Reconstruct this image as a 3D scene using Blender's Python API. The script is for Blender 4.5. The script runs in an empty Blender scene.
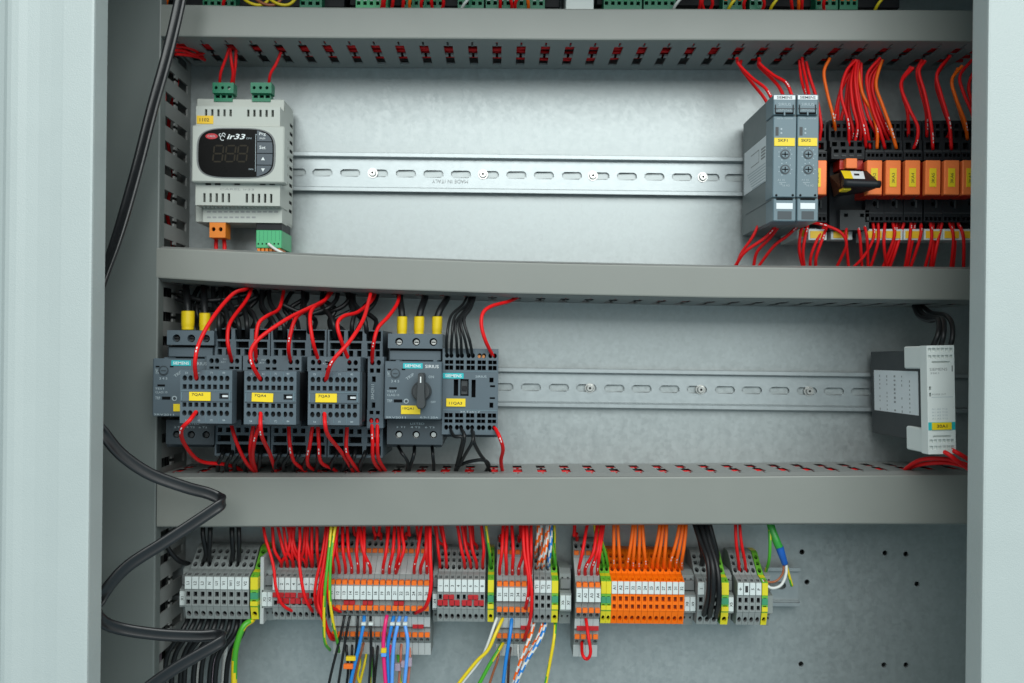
import bpy, math, random
from mathutils import Vector, Matrix
rnd = random.Random(11)
scene = bpy.context.scene
col = scene.collection

# ------------------------------------------------------------------ camera, world, light, exposure
D0, S, CX, CY, ROLL = 800.0, 1.1, 500.0, 358.0, 0.0112      # camera distance to the mounting plate (mm), picture scale on the plate
cam_d = bpy.data.cameras.new('camera')
cam = bpy.data.objects.new('camera', cam_d); col.objects.link(cam)
cam.matrix_world = Matrix.Translation((0, -D0/1000, 0)) @ Matrix.Rotation(math.pi/2, 4, 'X') @ Matrix.Rotation(ROLL, 4, 'Z')
cam_d.sensor_width = 36.0
cam_d.lens = S*D0/1024*36.0
cam_d.shift_x = (512-CX)/1024; cam_d.shift_y = (CY-341.5)/1024
cam_d.clip_start = 0.01; cam_d.clip_end = 50
cam_d.dof.use_dof = True; cam_d.dof.focus_distance = 0.685; cam_d.dof.aperture_fstop = 7.0
scene.camera = cam

w = bpy.data.worlds.new('World'); scene.world = w; w.use_nodes = True
bg = w.node_tree.nodes['Background']
_n = w.node_tree.nodes; _l = w.node_tree.links
_tc = _n.new('ShaderNodeTexCoord'); _mr = _n.new('ShaderNodeMapRange'); _cr = _n.new('ShaderNodeValToRGB')
_mr.inputs[1].default_value = -1; _mr.inputs[2].default_value = 1
_dot = _n.new('ShaderNodeVectorMath'); _dot.operation = 'DOT_PRODUCT'; _dot.inputs[1].default_value = (.10, 0, .995)      # brighter sky to the upper right
_l.new(_tc.outputs['Generated'], _dot.inputs[0]); _l.new(_dot.outputs['Value'], _mr.inputs[0]); _l.new(_mr.outputs[0], _cr.inputs[0]); _l.new(_cr.outputs[0], bg.inputs['Color'])
_e = _cr.color_ramp.elements; _e[0].position = 0.0; _e[0].color = (.25,.38,.43,1); _e[1].position = 1.0; _e[1].color = (.92,1.0,.99,1)
for _p,_c in ((.40,(.29,.42,.47,1)),(.50,(.58,.64,.62,1)),(.60,(.62,.67,.665,1))):
    _q = _e.new(_p); _q.color = _c
bg.inputs['Strength'].default_value = 1.0

def area(name, loc, target, sx, sy, power, color):
    L = bpy.data.lights.new(name, 'AREA'); L.shape = 'RECTANGLE'; L.size = sx; L.size_y = sy; L.energy = power; L.color = color
    o = bpy.data.objects.new(name, L); col.objects.link(o); o.location = loc
    o.rotation_euler = (Vector(target)-Vector(loc)).to_track_quat('-Z', 'Y').to_euler()
    return o
area('window_light', (0.42, -2.25, 1.32), (0.05, 0, 0.0), 2.8, 1.7, 66, (0.96, 1.0, 0.985))
scene.view_settings.view_transform = 'Standard'; scene.view_settings.look = 'None'
scene.view_settings.exposure = 0.0; scene.view_settings.gamma = 1.0
scene.view_settings.use_curve_mapping = False

# ------------------------------------------------------------------ geometry helpers (all in mm; d = distance in front of the plate)
_c, _s = math.cos(ROLL), math.sin(ROLL)
def P(px, py, d=0.0):
    k = (1-d/D0)/S; dx, dy = px-CX, CY-py
    return ((dx*_c-dy*_s)*k, -d, (dx*_s+dy*_c)*k)
def K(d): return (1-d/D0)/S          # mm per picture unit at distance d

_font = {}
def font_tris(s, bold=0.0, shear=0.0):
    key = (s, bold, shear)
    if key not in _font:
        cu = bpy.data.curves.new('lettering', 'FONT'); cu.body = s; cu.align_x = 'CENTER'; cu.align_y = 'CENTER'
        cu.resolution_u = 2; cu.offset = bold; cu.shear = shear; cu.size = 1.0
        o = bpy.data.objects.new('lettering', cu); col.objects.link(o)
        me = bpy.data.meshes.new_from_object(o, depsgraph=bpy.context.evaluated_depsgraph_get()) if False else o.to_mesh(depsgraph=bpy.context.evaluated_depsgraph_get())
        vs = [tuple(v.co) for v in me.vertices]; fs = [tuple(p.vertices) for p in me.polygons]
        o.to_mesh_clear(); bpy.data.objects.remove(o); bpy.data.curves.remove(cu)
        if vs:
            x0 = min(v[0] for v in vs); x1 = max(v[0] for v in vs); y0 = min(v[1] for v in vs); y1 = max(v[1] for v in vs)
            vs = [(v[0]-(x0+x1)/2, v[1]-(y0+y1)/2) for v in vs]; dim = (x1-x0, y1-y0)
        else: dim = (1, 1)
        _font[key] = (vs, fs, dim)
    return _font[key]

class MB:
    def __init__(s): s.v=[]; s.f=[]; s.m=[]; s.sm=[]; s.mats=[]
    def mi(s, m):
        if m not in s.mats: s.mats.append(m)
        return s.mats.index(m)
    def add(s, vs, fs, m, smooth=False):
        b = len(s.v); s.v += [tuple(v) for v in vs]; i = s.mi(m)
        for f in fs: s.f.append(tuple(b+k for k in f)); s.m.append(i); s.sm.append(smooth)
    def box(s, x0, x1, y0, y1, z0, z1, m, c=0.0):
        if x0 > x1: x0, x1 = x1, x0
        if y0 > y1: y0, y1 = y1, y0
        if z0 > z1: z0, z1 = z1, z0
        c = min(c, (x1-x0)*.45, (y1-y0)*.45, (z1-z0)*.45)
        if c <= 0:
            v = [(x,y,z) for x in (x0,x1) for y in (y0,y1) for z in (z0,z1)]
            s.add(v, [(0,1,3,2),(4,6,7,5),(0,4,5,1),(2,3,7,6),(0,2,6,4),(1,5,7,3)], m); return s
        lo, hi = (x0,y0,z0), (x1,y1,z1); v=[]; idx={}
        for i in (0,1):
            for j in (0,1):
                for k in (0,1):
                    p = [hi[0] if i else lo[0], hi[1] if j else lo[1], hi[2] if k else lo[2]]
                    sg = [-c if t else c for t in (i,j,k)]
                    for a in range(3):       # vertex lying on the face whose normal is axis a
                        q = list(p)
                        for b in range(3):
                            if b != a: q[b] += sg[b]
                        idx[(i,j,k,a)] = len(v); v.append(tuple(q))
        F=[]
        def quad(l): F.append(tuple(idx[t] for t in l))
        for t in (0,1):
            quad([(t,0,0,0),(t,1,0,0),(t,1,1,0),(t,0,1,0)][::(1 if t else -1)])
            quad([(0,t,0,1),(1,t,0,1),(1,t,1,1),(0,t,1,1)][::(-1 if t else 1)])
            quad([(0,0,t,2),(1,0,t,2),(1,1,t,2),(0,1,t,2)][::(1 if t else -1)])
        for p in (0,1):
            for q in (0,1):
                quad([(p,q,0,0),(p,q,1,0),(p,q,1,1),(p,q,0,1)])
                quad([(p,0,q,0),(p,1,q,0),(p,1,q,2),(p,0,q,2)])
                quad([(0,p,q,1),(1,p,q,1),(1,p,q,2),(0,p,q,2)])
                for r in (0,1): F.append((idx[(p,q,r,0)],idx[(p,q,r,1)],idx[(p,q,r,2)]))
        s.add(v, F, m); return s
    def boxp(s, px0, py0, px1, py1, d0, d1, m, c=0.4):
        """box whose front face, d1 in front of the plate, spans the given picture rectangle"""
        cx, _, cz = P((px0+px1)/2, (py0+py1)/2, d1); k = K(d1)
        hx, hz = abs(px1-px0)/2*k, abs(py1-py0)/2*k
        return s.box(cx-hx, cx+hx, -d1, -d0, cz-hz, cz+hz, m, c)
    def plate(s, us, vs, M, m, holes, depth, min_=None, mw=None):
        """sheet over [us]x[vs] mapped by M(u,v,w) with real recesses; holes = (u0,v0,u1,v1,shape)"""
        mw = mw or m
        U = sorted(set([us[0], us[1]]+[h[0] for h in holes]+[h[2] for h in holes]))
        V = sorted(set([vs[0], vs[1]]+[h[1] for h in holes]+[h[3] for h in holes]))
        def red(L):
            o=[L[0]]
            for x in L[1:]:
                if x-o[-1] > 1e-6: o.append(x)
            return o
        U, V = red([q for q in U if q>-5e3]), red(V); holes=[h for h in holes if h[0]>-5e3]; g={}; vv=[]; F=[]
        def gv(i,j):
            if (i,j) not in g: g[(i,j)] = len(vv); vv.append(M(U[i],V[j],0))
            return g[(i,j)]
        for i in range(len(U)-1):
            for j in range(len(V)-1):
                uc, vc = (U[i]+U[i+1])/2, (V[j]+V[j+1])/2
                if any(h[0]<uc<h[2] and h[1]<vc<h[3] for h in holes): continue
                F.append((gv(i,j),gv(i+1,j),gv(i+1,j+1),gv(i,j+1)))
        s.add(vv, F, m)
        for h in holes:
            u0,v0,u1,v1 = h[:4]; sh = h[4] if len(h)>4 else 'r'; mb_ = h[5] if len(h)>5 else min_
            cu, cv, a, b = (u0+u1)/2, (v0+v1)/2, (u1-u0)/2, (v1-v0)/2
            if sh == 'r': ring = [(u0,v0),(u1,v0),(u1,v1),(u0,v1)]
            else:
                n = 12; ring = [(cu+a*math.cos(2*math.pi*(t-4.5)/n), cv+b*math.sin(2*math.pi*(t-4.5)/n)) for t in range(n)]
                if sh == 's':          # obround
                    r = min(a,b); ring=[]
                    for t in range(16):
                        an = 2*math.pi*(t+.5)/16-math.pi*.75
                        ring.append((cu+r*math.cos(an)+(a-r)*(1 if math.cos(an)>0 else -1), cv+r*math.sin(an)+(b-r)*(1 if math.sin(an)>0 else -1)))
                n = len(ring); q = n//4
                cor = [(u0,v0),(u1,v0),(u1,v1),(u0,v1)]
                vs_ = [M(x,y,0) for x,y in cor]+[M(x,y,0) for x,y in ring]; F=[]
                for t in range(4):
                    for e in range(q): F.append((t, 4+(t*q+e)%n, 4+(t*q+e+1)%n) if e < q-1 else (t, 4+(t*q+e)%n, 4+(t*q+e+1)%n, (t+1)%4))
                s.add(vs_, F, m)
            n = len(ring)
            vs_ = [M(x,y,0) for x,y in ring]+[M(x,y,depth) for x,y in ring]
            s.add(vs_, [(t,(t+1)%n,n+(t+1)%n,n+t) for t in range(n)], mw)
            if mb_: s.add(vs_[n:], [tuple(range(n))], mb_)
        return s
    def front(s, px0, py0, px1, py1, d, m, holes, depth=6, min_=None, back=None):
        """front face with recesses at d; when back is given the four sides run back to it"""
        cx,_,cz = P((px0+px1)/2,(py0+py1)/2,d); k=K(d); ucx, ucy=(px0+px1)/2,(py0+py1)/2
        M = lambda u,v,w_: (cx+(u-ucx)*k, -d+w_, cz-(v-ucy)*k)
        s.plate((px0,px1),(py0,py1),M,m,holes,depth,min_)
        if back is not None:
            dd = d-back; r=[(px0,py0),(px1,py0),(px1,py1),(px0,py1)]
            s.add([M(x,y,0) for x,y in r]+[M(x,y,dd) for x,y in r], [(t,(t+1)%4,4+(t+1)%4,4+t) for t in range(4)]+[(7,6,5,4)], m)
        return s
    def tube(s, pts, r, m, n=8, sub=6, m2=None, mode=None, cap=True, marks=None, mm=None):
        path = catmull(pts, sub); L=len(path); rings=[]; fr=[]
        t0=(path[1]-path[0]).normalized(); up=Vector((0,-1,0)) if abs(t0.y)<.9 else Vector((1,0,0))
        nrm=(up-t0*up.dot(t0)).normalized()
        for i,p in enumerate(path):
            t=(path[min(i+1,L-1)]-path[max(i-1,0)]).normalized()
            nrm=(nrm-t*nrm.dot(t)).normalized(); b=t.cross(nrm); fr.append((p,t,nrm,b))
            rr = r(i/(L-1)) if callable(r) else r
            rings += [p+(nrm*math.cos(2*math.pi*a/n)+b*math.sin(2*math.pi*a/n))*rr for a in range(n)]
        base=len(s.v); s.v += [tuple(q) for q in rings]; i1=s.mi(m); i2=s.mi(m2) if m2 else i1
        acc=0.0
        for i in range(L-1):
            acc+=(path[i+1]-path[i]).length
            for a in range(n):
                s.f.append((base+i*n+a, base+i*n+(a+1)%n, base+(i+1)*n+(a+1)%n, base+(i+1)*n+a))
                if mode=='half': k=i2 if ((a+int(acc/9))%n) in (0,1,n-1) else i1
                elif mode=='band': k=i2 if int((acc+a*.6)/6.0)%2 else i1
                else: k=i1
                s.m.append(k); s.sm.append(True)
        if cap:
            for e in (0,L-1):
                s.f.append(tuple(base+e*n+a for a in range(n))); s.m.append(i1); s.sm.append(False)
        if marks and mm:       # small printed dashes facing outwards
            jit=rnd.uniform(-.12,.06)
            for f0,f1 in (() if rnd.random()<.3 else marks):
                f0,f1=min(.97,max(.03,f0+jit)),min(.985,max(.04,f1+jit))
                a0,a1=f0*(L-1),f1*(L-1); i0=int(a0); 
                q=[]
                for ff in (a0,a1):
                    i=min(int(ff),L-2); p=path[i].lerp(path[i+1],ff-i); t=fr[i][1]
                    side=t.cross(Vector((0,-1,0)));  side=side.normalized() if side.length>.1 else Vector((1,0,0))
                    outn=side.cross(t).normalized(); outn = outn if outn.y<0 else -outn
                    rr=(r if not callable(r) else r(.9)); q.append((p+outn*(rr+.06)-side*rr*.26, p+outn*(rr+.06)+side*rr*.26))
                s.add([q[0][0],q[0][1],q[1][1],q[1][0]],[(0,1,2,3)],mm)
        return s
    def cyl(s, c, r, d0, d1, m, n=20, smooth=True, r2=None):
        """cylinder along the depth axis; c=(x,z) mm, front at d1"""
        r2 = r if r2 is None else r2
        a=[(c[0]+r*math.cos(2*math.pi*t/n), -d0, c[1]+r*math.sin(2*math.pi*t/n)) for t in range(n)]
        b=[(c[0]+r2*math.cos(2*math.pi*t/n), -d1, c[1]+r2*math.sin(2*math.pi*t/n)) for t in range(n)]
        s.add(a+b,[(t,(t+1)%n,n+(t+1)%n,n+t) for t in range(n)],m,smooth); s.add(b,[tuple(range(n))],m); return s
    def cylp(s, px, py, rp, d0, d1, m, n=20, rp2=None):
        x,_,z=P(px,py,d1); return s.cyl((x,z), rp*K(d1), d0, d1, m, n, True, None if rp2 is None else rp2*K(d1))
    def prism(s, poly, d0, d1, m, c=0.0):
        """poly = (x,z) mm outline, extruded along the depth axis, front at d1 with a small chamfer"""
        n=len(poly); cx=sum(p[0] for p in poly)/n; cz=sum(p[1] for p in poly)/n
        rad=max(math.hypot(p[0]-cx,p[1]-cz) for p in poly); f=1-c/rad
        A=[(x,-d0,z) for x,z in poly]; B=[(x,-(d1-c),z) for x,z in poly]; C=[(cx+(x-cx)*f,-d1,cz+(z-cz)*f) for x,z in poly]
        s.add(A+B+C,[(t,(t+1)%n,n+(t+1)%n,n+t) for t in range(n)]+[(n+t,n+(t+1)%n,2*n+(t+1)%n,2*n+t) for t in range(n)],m)
        s.add(C,[tuple(range(n))],m); return s
    def hexa(s, p8, m): # 4 front corners then 4 back corners
        s.add(p8,[(0,1,2,3),(7,6,5,4),(0,4,5,1),(1,5,6,2),(2,6,7,3),(3,7,4,0)],m); return s
    def text(s, t, px, py, d, hpx, m, rot=0.0, wpx=None, bold=0.0, shear=0.0, lift=0.12):
        vs,fs,dim=font_tris(t,bold,shear); k=K(d); sc=hpx*k/dim[1]; sx=(wpx*k/dim[0]) if wpx else sc
        x,_,z=P(px,py,d); ca,sa=math.cos(rot),math.sin(rot)
        s.add([(x+a*sx*ca-b*sc*sa, -d-lift, z+a*sx*sa+b*sc*ca) for a,b in vs], fs, m); return s
    def build(s, name, parent=None, origin=None):
        o0 = ORG[parent.name] if parent is not None else origin
        me=bpy.data.meshes.new(name)
        me.from_pydata([((x-o0[0])*.001,(y-o0[1])*.001,(z-o0[2])*.001) for x,y,z in s.v],[],s.f)
        for m_ in s.mats: me.materials.append(m_)
        me.polygons.foreach_set('material_index', s.m); me.polygons.foreach_set('use_smooth', s.sm)
        me.update()
        o=bpy.data.objects.new(name,me); col.objects.link(o); ORG[o.name]=o0
        if parent is not None: o.parent=parent
        else: o.location=Vector(o0)*.001
        return o
ORG={}
def catmull(pts, sub):
    p=[Vector(q) for q in pts]
    if len(p)<3: return [p[0].lerp(p[1],t/2) for t in range(3)]
    p=[p[0]*2-p[1]]+p+[p[-1]*2-p[-2]]; out=[]
    for i in range(1,len(p)-2):
        a,b,c,d=p[i-1:i+3]
        for k in range(sub):
            t=k/sub
            out.append(.5*((2*b)+(c-a)*t+(2*a-5*b+4*c-d)*t*t+(3*b-a-3*c+d)*t**3))
    out.append(p[-2]); return out
def tag(o, label, cat, group=None):
    o['label']=label; o['category']=cat
    if group: o['group']=group
    return o
def thing(name, label, cat, origin, group=None):
    o=bpy.data.objects.new(name,None); col.objects.link(o); o.empty_display_size=.02
    o.location=Vector(origin)*.001; ORG[o.name]=tuple(origin); return tag(o,label,cat,group)
ORD='first second third fourth fifth sixth seventh eighth ninth tenth eleventh twelfth thirteenth fourteenth fifteenth sixteenth seventeenth eighteenth nineteenth twentieth'.split()
ORD += ['twenty-'+q for q in ORD[:9]]+['thirtieth']+['thirty-'+q for q in ORD[:9]]

# ------------------------------------------------------------------ materials
def mat(name, c, rough=.5, metal=0.0, var=.05, vs=60, bump=0.0, bs=500, spec=.5, rv=.08):
    m=bpy.data.materials.new(name); m.use_nodes=True; nt=m.node_tree; N=nt.nodes; b=N['Principled BSDF']
    b.inputs['Metallic'].default_value=metal; b.inputs['Roughness'].default_value=rough
    b.inputs['Specular IOR Level'].default_value=spec
    tc=N.new('ShaderNodeTexCoord'); no=N.new('ShaderNodeTexNoise'); no.inputs['Scale'].default_value=vs; no.inputs['Detail'].default_value=5
    nt.links.new(tc.outputs['Object'],no.inputs['Vector'])
    mx=N.new('ShaderNodeMix'); mx.data_type='RGBA'
    lo=[max(0,k*(1-var)) for k in c]; hi=[min(1,k*(1+var)) for k in c]
    mx.inputs[6].default_value=(*lo,1); mx.inputs[7].default_value=(*hi,1)
    nt.links.new(no.outputs['Fac'],mx.inputs[0]); nt.links.new(mx.outputs[2],b.inputs['Base Color'])
    mr=N.new('ShaderNodeMapRange'); mr.inputs[3].default_value=max(.02,rough-rv); mr.inputs[4].default_value=min(1,rough+rv)
    nt.links.new(no.outputs['Fac'],mr.inputs[0]); nt.links.new(mr.outputs[0],b.inputs['Roughness'])
    if bump:
        n2=N.new('ShaderNodeTexNoise'); n2.inputs['Scale'].default_value=bs; n2.inputs['Detail'].default_value=2
        nt.links.new(tc.outputs['Object'],n2.inputs['Vector'])
        bp=N.new('ShaderNodeBump'); bp.inputs['Strength'].default_value=bump; bp.inputs['Distance'].default_value=.0006
        nt.links.new(n2.outputs['Fac'],bp.inputs['Height']); nt.links.new(bp.outputs[0],b.inputs['Normal'])
    return m
def galv(name, c, r0, r1, metal, wav, cv=.13):
    m=mat(name,c,.4,metal,.05,30); nt=m.node_tree; N=nt.nodes; b=N['Principled BSDF']
    tc=[n for n in N if n.type=='TEX_COORD'][0]
    vo=N.new('ShaderNodeTexVoronoi'); vo.inputs['Scale'].default_value=330; nt.links.new(tc.outputs['Object'],vo.inputs['Vector'])
    mp=N.new('ShaderNodeMapping'); mp.inputs['Scale'].default_value=(26,1,14); nt.links.new(tc.outputs['Object'],mp.inputs['Vector'])
    st=N.new('ShaderNodeTexNoise'); st.inputs['Scale'].default_value=6; st.inputs['Detail'].default_value=8; nt.links.new(mp.outputs[0],st.inputs['Vector'])
    sep=N.new('ShaderNodeSeparateColor'); nt.links.new(vo.outputs['Color'],sep.inputs[0])
    ad=N.new('ShaderNodeMath'); ad.operation='MULTIPLY_ADD'; nt.links.new(sep.outputs[0],ad.inputs[0]); ad.inputs[1].default_value=.40; nt.links.new(st.outputs['Fac'],ad.inputs[2])
    mr=N.new('ShaderNodeMapRange'); mr.inputs[1].default_value=.3; mr.inputs[2].default_value=1.05; mr.inputs[3].default_value=r0; mr.inputs[4].default_value=r1
    nt.links.new(ad.outputs[0],mr.inputs[0]); nt.links.new(mr.outputs[0],b.inputs['Roughness'])
    mx=[n for n in N if n.type=='MIX'][0]
    mr2=N.new('ShaderNodeMapRange'); mr2.inputs[1].default_value=.2; mr2.inputs[2].default_value=1.1
    mx.inputs[6].default_value=(*[q*(1-cv) for q in c],1); mx.inputs[7].default_value=(*[q*(1+cv*.7) for q in c],1)
    nt.links.new(ad.outputs[0],mr2.inputs[0]); nt.links.new(mr2.outputs[0],mx.inputs[0])
    bp=N.new('ShaderNodeBump'); bp.inputs['Strength'].default_value=.05; wv=N.new('ShaderNodeTexNoise'); wv.inputs['Scale'].default_value=16; wv.inputs['Detail'].default_value=4; nt.links.new(tc.outputs['Object'],wv.inputs['Vector']); b2=N.new('ShaderNodeBump'); b2.inputs['Strength'].default_value=wav; b2.inputs['Distance'].default_value=.004; nt.links.new(wv.outputs['Fac'],b2.inputs['Height']); nt.links.new(b2.outputs[0],bp.inputs['Normal']); bp.inputs['Distance'].default_value=.0004
    nt.links.new(ad.outputs[0],bp.inputs['Height']); nt.links.new(bp.outputs[0],b.inputs['Normal'])
    return m
GALV=galv('galvanised_steel',(.375,.412,.415),.35,.47,.57,.06)
ZINC=galv('zinc_rail',(.40,.44,.45),.35,.43,.72,.012,.05)
STEEL=mat('screw_steel',(.62,.62,.6),.3,.9)
PAINT=mat('powder_coat',(.43,.48,.473),.42,0,.03,40,.35,1300)
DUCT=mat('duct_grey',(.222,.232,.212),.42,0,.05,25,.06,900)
DUCT_SHADED=mat('duct_grey_shaded',(.145,.165,.158),.42,0,.05,25,.06,900)  # duct grey with the shade beside the frame post put into its colour
DUCTIN=mat('duct_wall_grey',(.24,.25,.24),.55,0,.06,40)
BLACK=mat('black_plastic',(.009,.010,.012),.5,0,.1,spec=.3)
HOLE=mat('cavity_black',(.006,.007,.008),.8,0,.1,spec=.1)
SOCK=mat('socket_black',(.011,.013,.016),.5,0,.1,80,.05,900,spec=.3)
SIE=mat('device_blue_grey',(.082,.112,.134),.45,0,.05,60,.05,1500)
SIED=mat('device_dark_grey',(.036,.05,.06),.45,0,.06,60,.05,1500)
SIEG=mat('timer_grey',(.118,.178,.208),.42,0,.05,60,.05,1500)
TIMSIDE=mat('timer_side_grey',(.14,.165,.168),.5,0,.05,60)
ANTH=mat('anthracite',(.035,.04,.043),.5,0,.08)
CREAM=mat('controller_grey',(.45,.475,.435),.45,0,.04,40,.05,1500)
WHITEP=mat('white_plastic',(.72,.76,.735),.42,0,.03)
PAPER=mat('paper_label',(.74,.78,.80),.55,0,.05,120)
YELLOW=mat('yellow_label',(.82,.60,.012),.45,0,.04)
YELLOWT=mat('yellow_tag',(.80,.50,.02),.45,0,.06)
FERR=mat('yellow_ferrule',(.72,.52,.01),.35,0,.08)
TEAL=mat('teal_tag',(.02,.44,.47),.45,0,.03)
INK=mat('black_ink',(.02,.02,.02),.6)
INKG=mat('grey_ink',(.28,.29,.29),.6)
INKW=mat('white_ink',(.72,.76,.76),.6)
INKL=mat('pale_ink',(.38,.45,.48),.6)
DISP=mat('display_black',(.003,.003,.003),.30,0,.1,spec=.10)
SEGM=mat('unlit_segment',(.022,.017,.009),.5,spec=.2)
BTN=mat('button_slate',(.06,.078,.095),.4)
REDL=mat('logo_red',(.45,.012,.02),.35)
RED=mat('red_wire',(.68,.005,.007),.50,0,.10,90,spec=.3)
ORW=mat('orange_wire',(.84,.13,.004),.46,0,.08,90,spec=.3)
BLKW=mat('black_wire',(.008,.009,.010),.40,0,.15,60,spec=.35)
FLATM=mat('flat_cable_black',(.013,.014,.016),.32,0,.12,60,spec=.55)
GRN=mat('green_wire',(.06,.36,.02),.4); YEL=mat('yellow_wire',(.72,.55,.01),.4)
WHT=mat('white_wire',(.62,.64,.62),.4); BLU=mat('blue_wire',(.012,.20,.60),.38); LBLU=mat('light_blue_wire',(.10,.32,.80),.38)
PINK=mat('pink_wire',(.72,.015,.16),.38); BRN=mat('brown_wire',(.32,.10,.04),.42); DBRN=mat('dark_brown_wire',(.06,.025,.02),.42)
SALM=mat('salmon_wire',(.52,.17,.11),.42)
ORR=mat('relay_orange',(.95,.225,.06),.40,0,.05,60,spec=.35); ORRS=mat('relay_red',(.42,.018,.008),.35,0,.1)
CONG=mat('connector_green',(.006,.17,.085),.4,0,.08); CONL=mat('connector_light_green',(.06,.40,.17),.42,0,.06)
CONO=mat('connector_orange',(.72,.20,.012),.42,0,.08)
TG=mat('terminal_grey',(.23,.255,.25),.5,0,.07,80); TGL=mat('terminal_pale_grey',(.44,.47,.465),.5,0,.06,80); TGD=mat('terminal_dark_grey',(.16,.17,.17),.5,0,.08,80)  # TGD: darker grey of hole walls, bracket blocks and the display rim
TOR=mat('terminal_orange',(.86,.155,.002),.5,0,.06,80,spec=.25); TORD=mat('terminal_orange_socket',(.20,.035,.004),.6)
PEG=mat('earth_green',(.13,.40,.03),.45,0,.06); PEY=mat('earth_yellow',(.66,.58,.015),.45,0,.06); PED=mat('earth_teal',(.04,.27,.13),.45)
LEV=mat('lever_orange',(.80,.15,.006),.42,0,.06); JUMP=mat('jumper_red',(.42,.010,.015),.4,0,.08)
TAGW=mat('marker_white',(.60,.66,.65),.5,0,.03)
BRSLV=mat('blue_sleeve',(.01,.10,.42),.35); GSH=mat('green_sheath',(.03,.30,.04),.4); LILAC=mat('lilac_clip',(.45,.36,.44),.45)
BRONZE=mat('smoked_bronze',(.05,.03,.018),.3,0,.2)
COPPER=mat('copper',(.75,.32,.12),.35,.8)

# ------------------------------------------------------------------ enclosure: mounting plate, side walls, frame posts
enc=thing('electrical_enclosure','pale grey powder coated electrical enclosure standing open around a galvanised mounting plate','electrical cabinet',(0,0,-430))
b=MB()
ph=[(802,552),(885,553),(906,554),(807,582),(917,584),(801,664),(884,665),(906,665)]
hs=[]
for px,py in ph:
    x,_,z=P(px,py,0); hs.append((x-2.4,z-2.4,x+2.4,z+2.4,'o'))
b.plate((-440,470),(-420,420),lambda u,v,w_:(u,w_,v),GALV,hs,2.5,None)
b.build('mounting_plate',enc)
b=MB(); b.box(-470,500,30,32,-430,430,PAINT); b.build('back_wall',enc)
def post(name, prof_top, prof_bot):
    mb=MB(); n=len(prof_top)
    A=[]; B=[]
    for (pt,dt),(pb,_) in zip(prof_top,prof_bot):
        kx=K(dt); A.append(((pt-CX)*kx,-dt,430)); B.append(((pb-CX)*kx,-dt,-430))
    mb.add(A+B,[(t,t+1,n+t+1,n+t) for t in range(n-1)],PAINT)
    return mb.build(name,enc)
# profile of the left post: outer fold, gutter ridge, seat, return lip  (x in picture units at its own distance)
LP=[(-160,150),(-160,176),(-6,176),(1,180),(4,188.8),(8,190.2),(15,190.4),(24,189.6),(36,189.2),(48,189.6),(58,190.3),(60,190.5),(88,190.5),(90.5,190),(92,188.5)]
xl=(92-CX)*K(188.5)
def back_px(d): return CX+xl/K(d)
LP2=LP+[(back_px(186),186),(back_px(170),170),(back_px(168)-1.2,168),(back_px(168)-12,168)]
post('frame_post',LP2,LP2)
xr=(983.4-CX)*K(188.5)
RP=[(CX+(xr)/K(168)+12,168),(CX+xr/K(168)+1.2,168),(CX+xr/K(170),170),(CX+xr/K(186),186),(983.4,188.5),(984.9,190),(987.4,190.5),(1200,190.5),(1200,150)]
post('frame_post',RP,RP)
b=MB(); b.box(-372,-370,-170,30,-430,430,PAINT); b.build('side_wall',enc)
b=MB(); b.box(-372,440,-188,30,348,350,PAINT); b.build('added_shade_panel',enc)  # unseen panel added low in the enclosure to shade the topmost duct
b=MB(); b.box(-372,440,-170,30,-427,-425,PAINT); b.build('floor_panel',enc)
b=MB(); b.box(438,440,-170,30,-430,430,PAINT); b.build('side_wall',enc)

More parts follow.
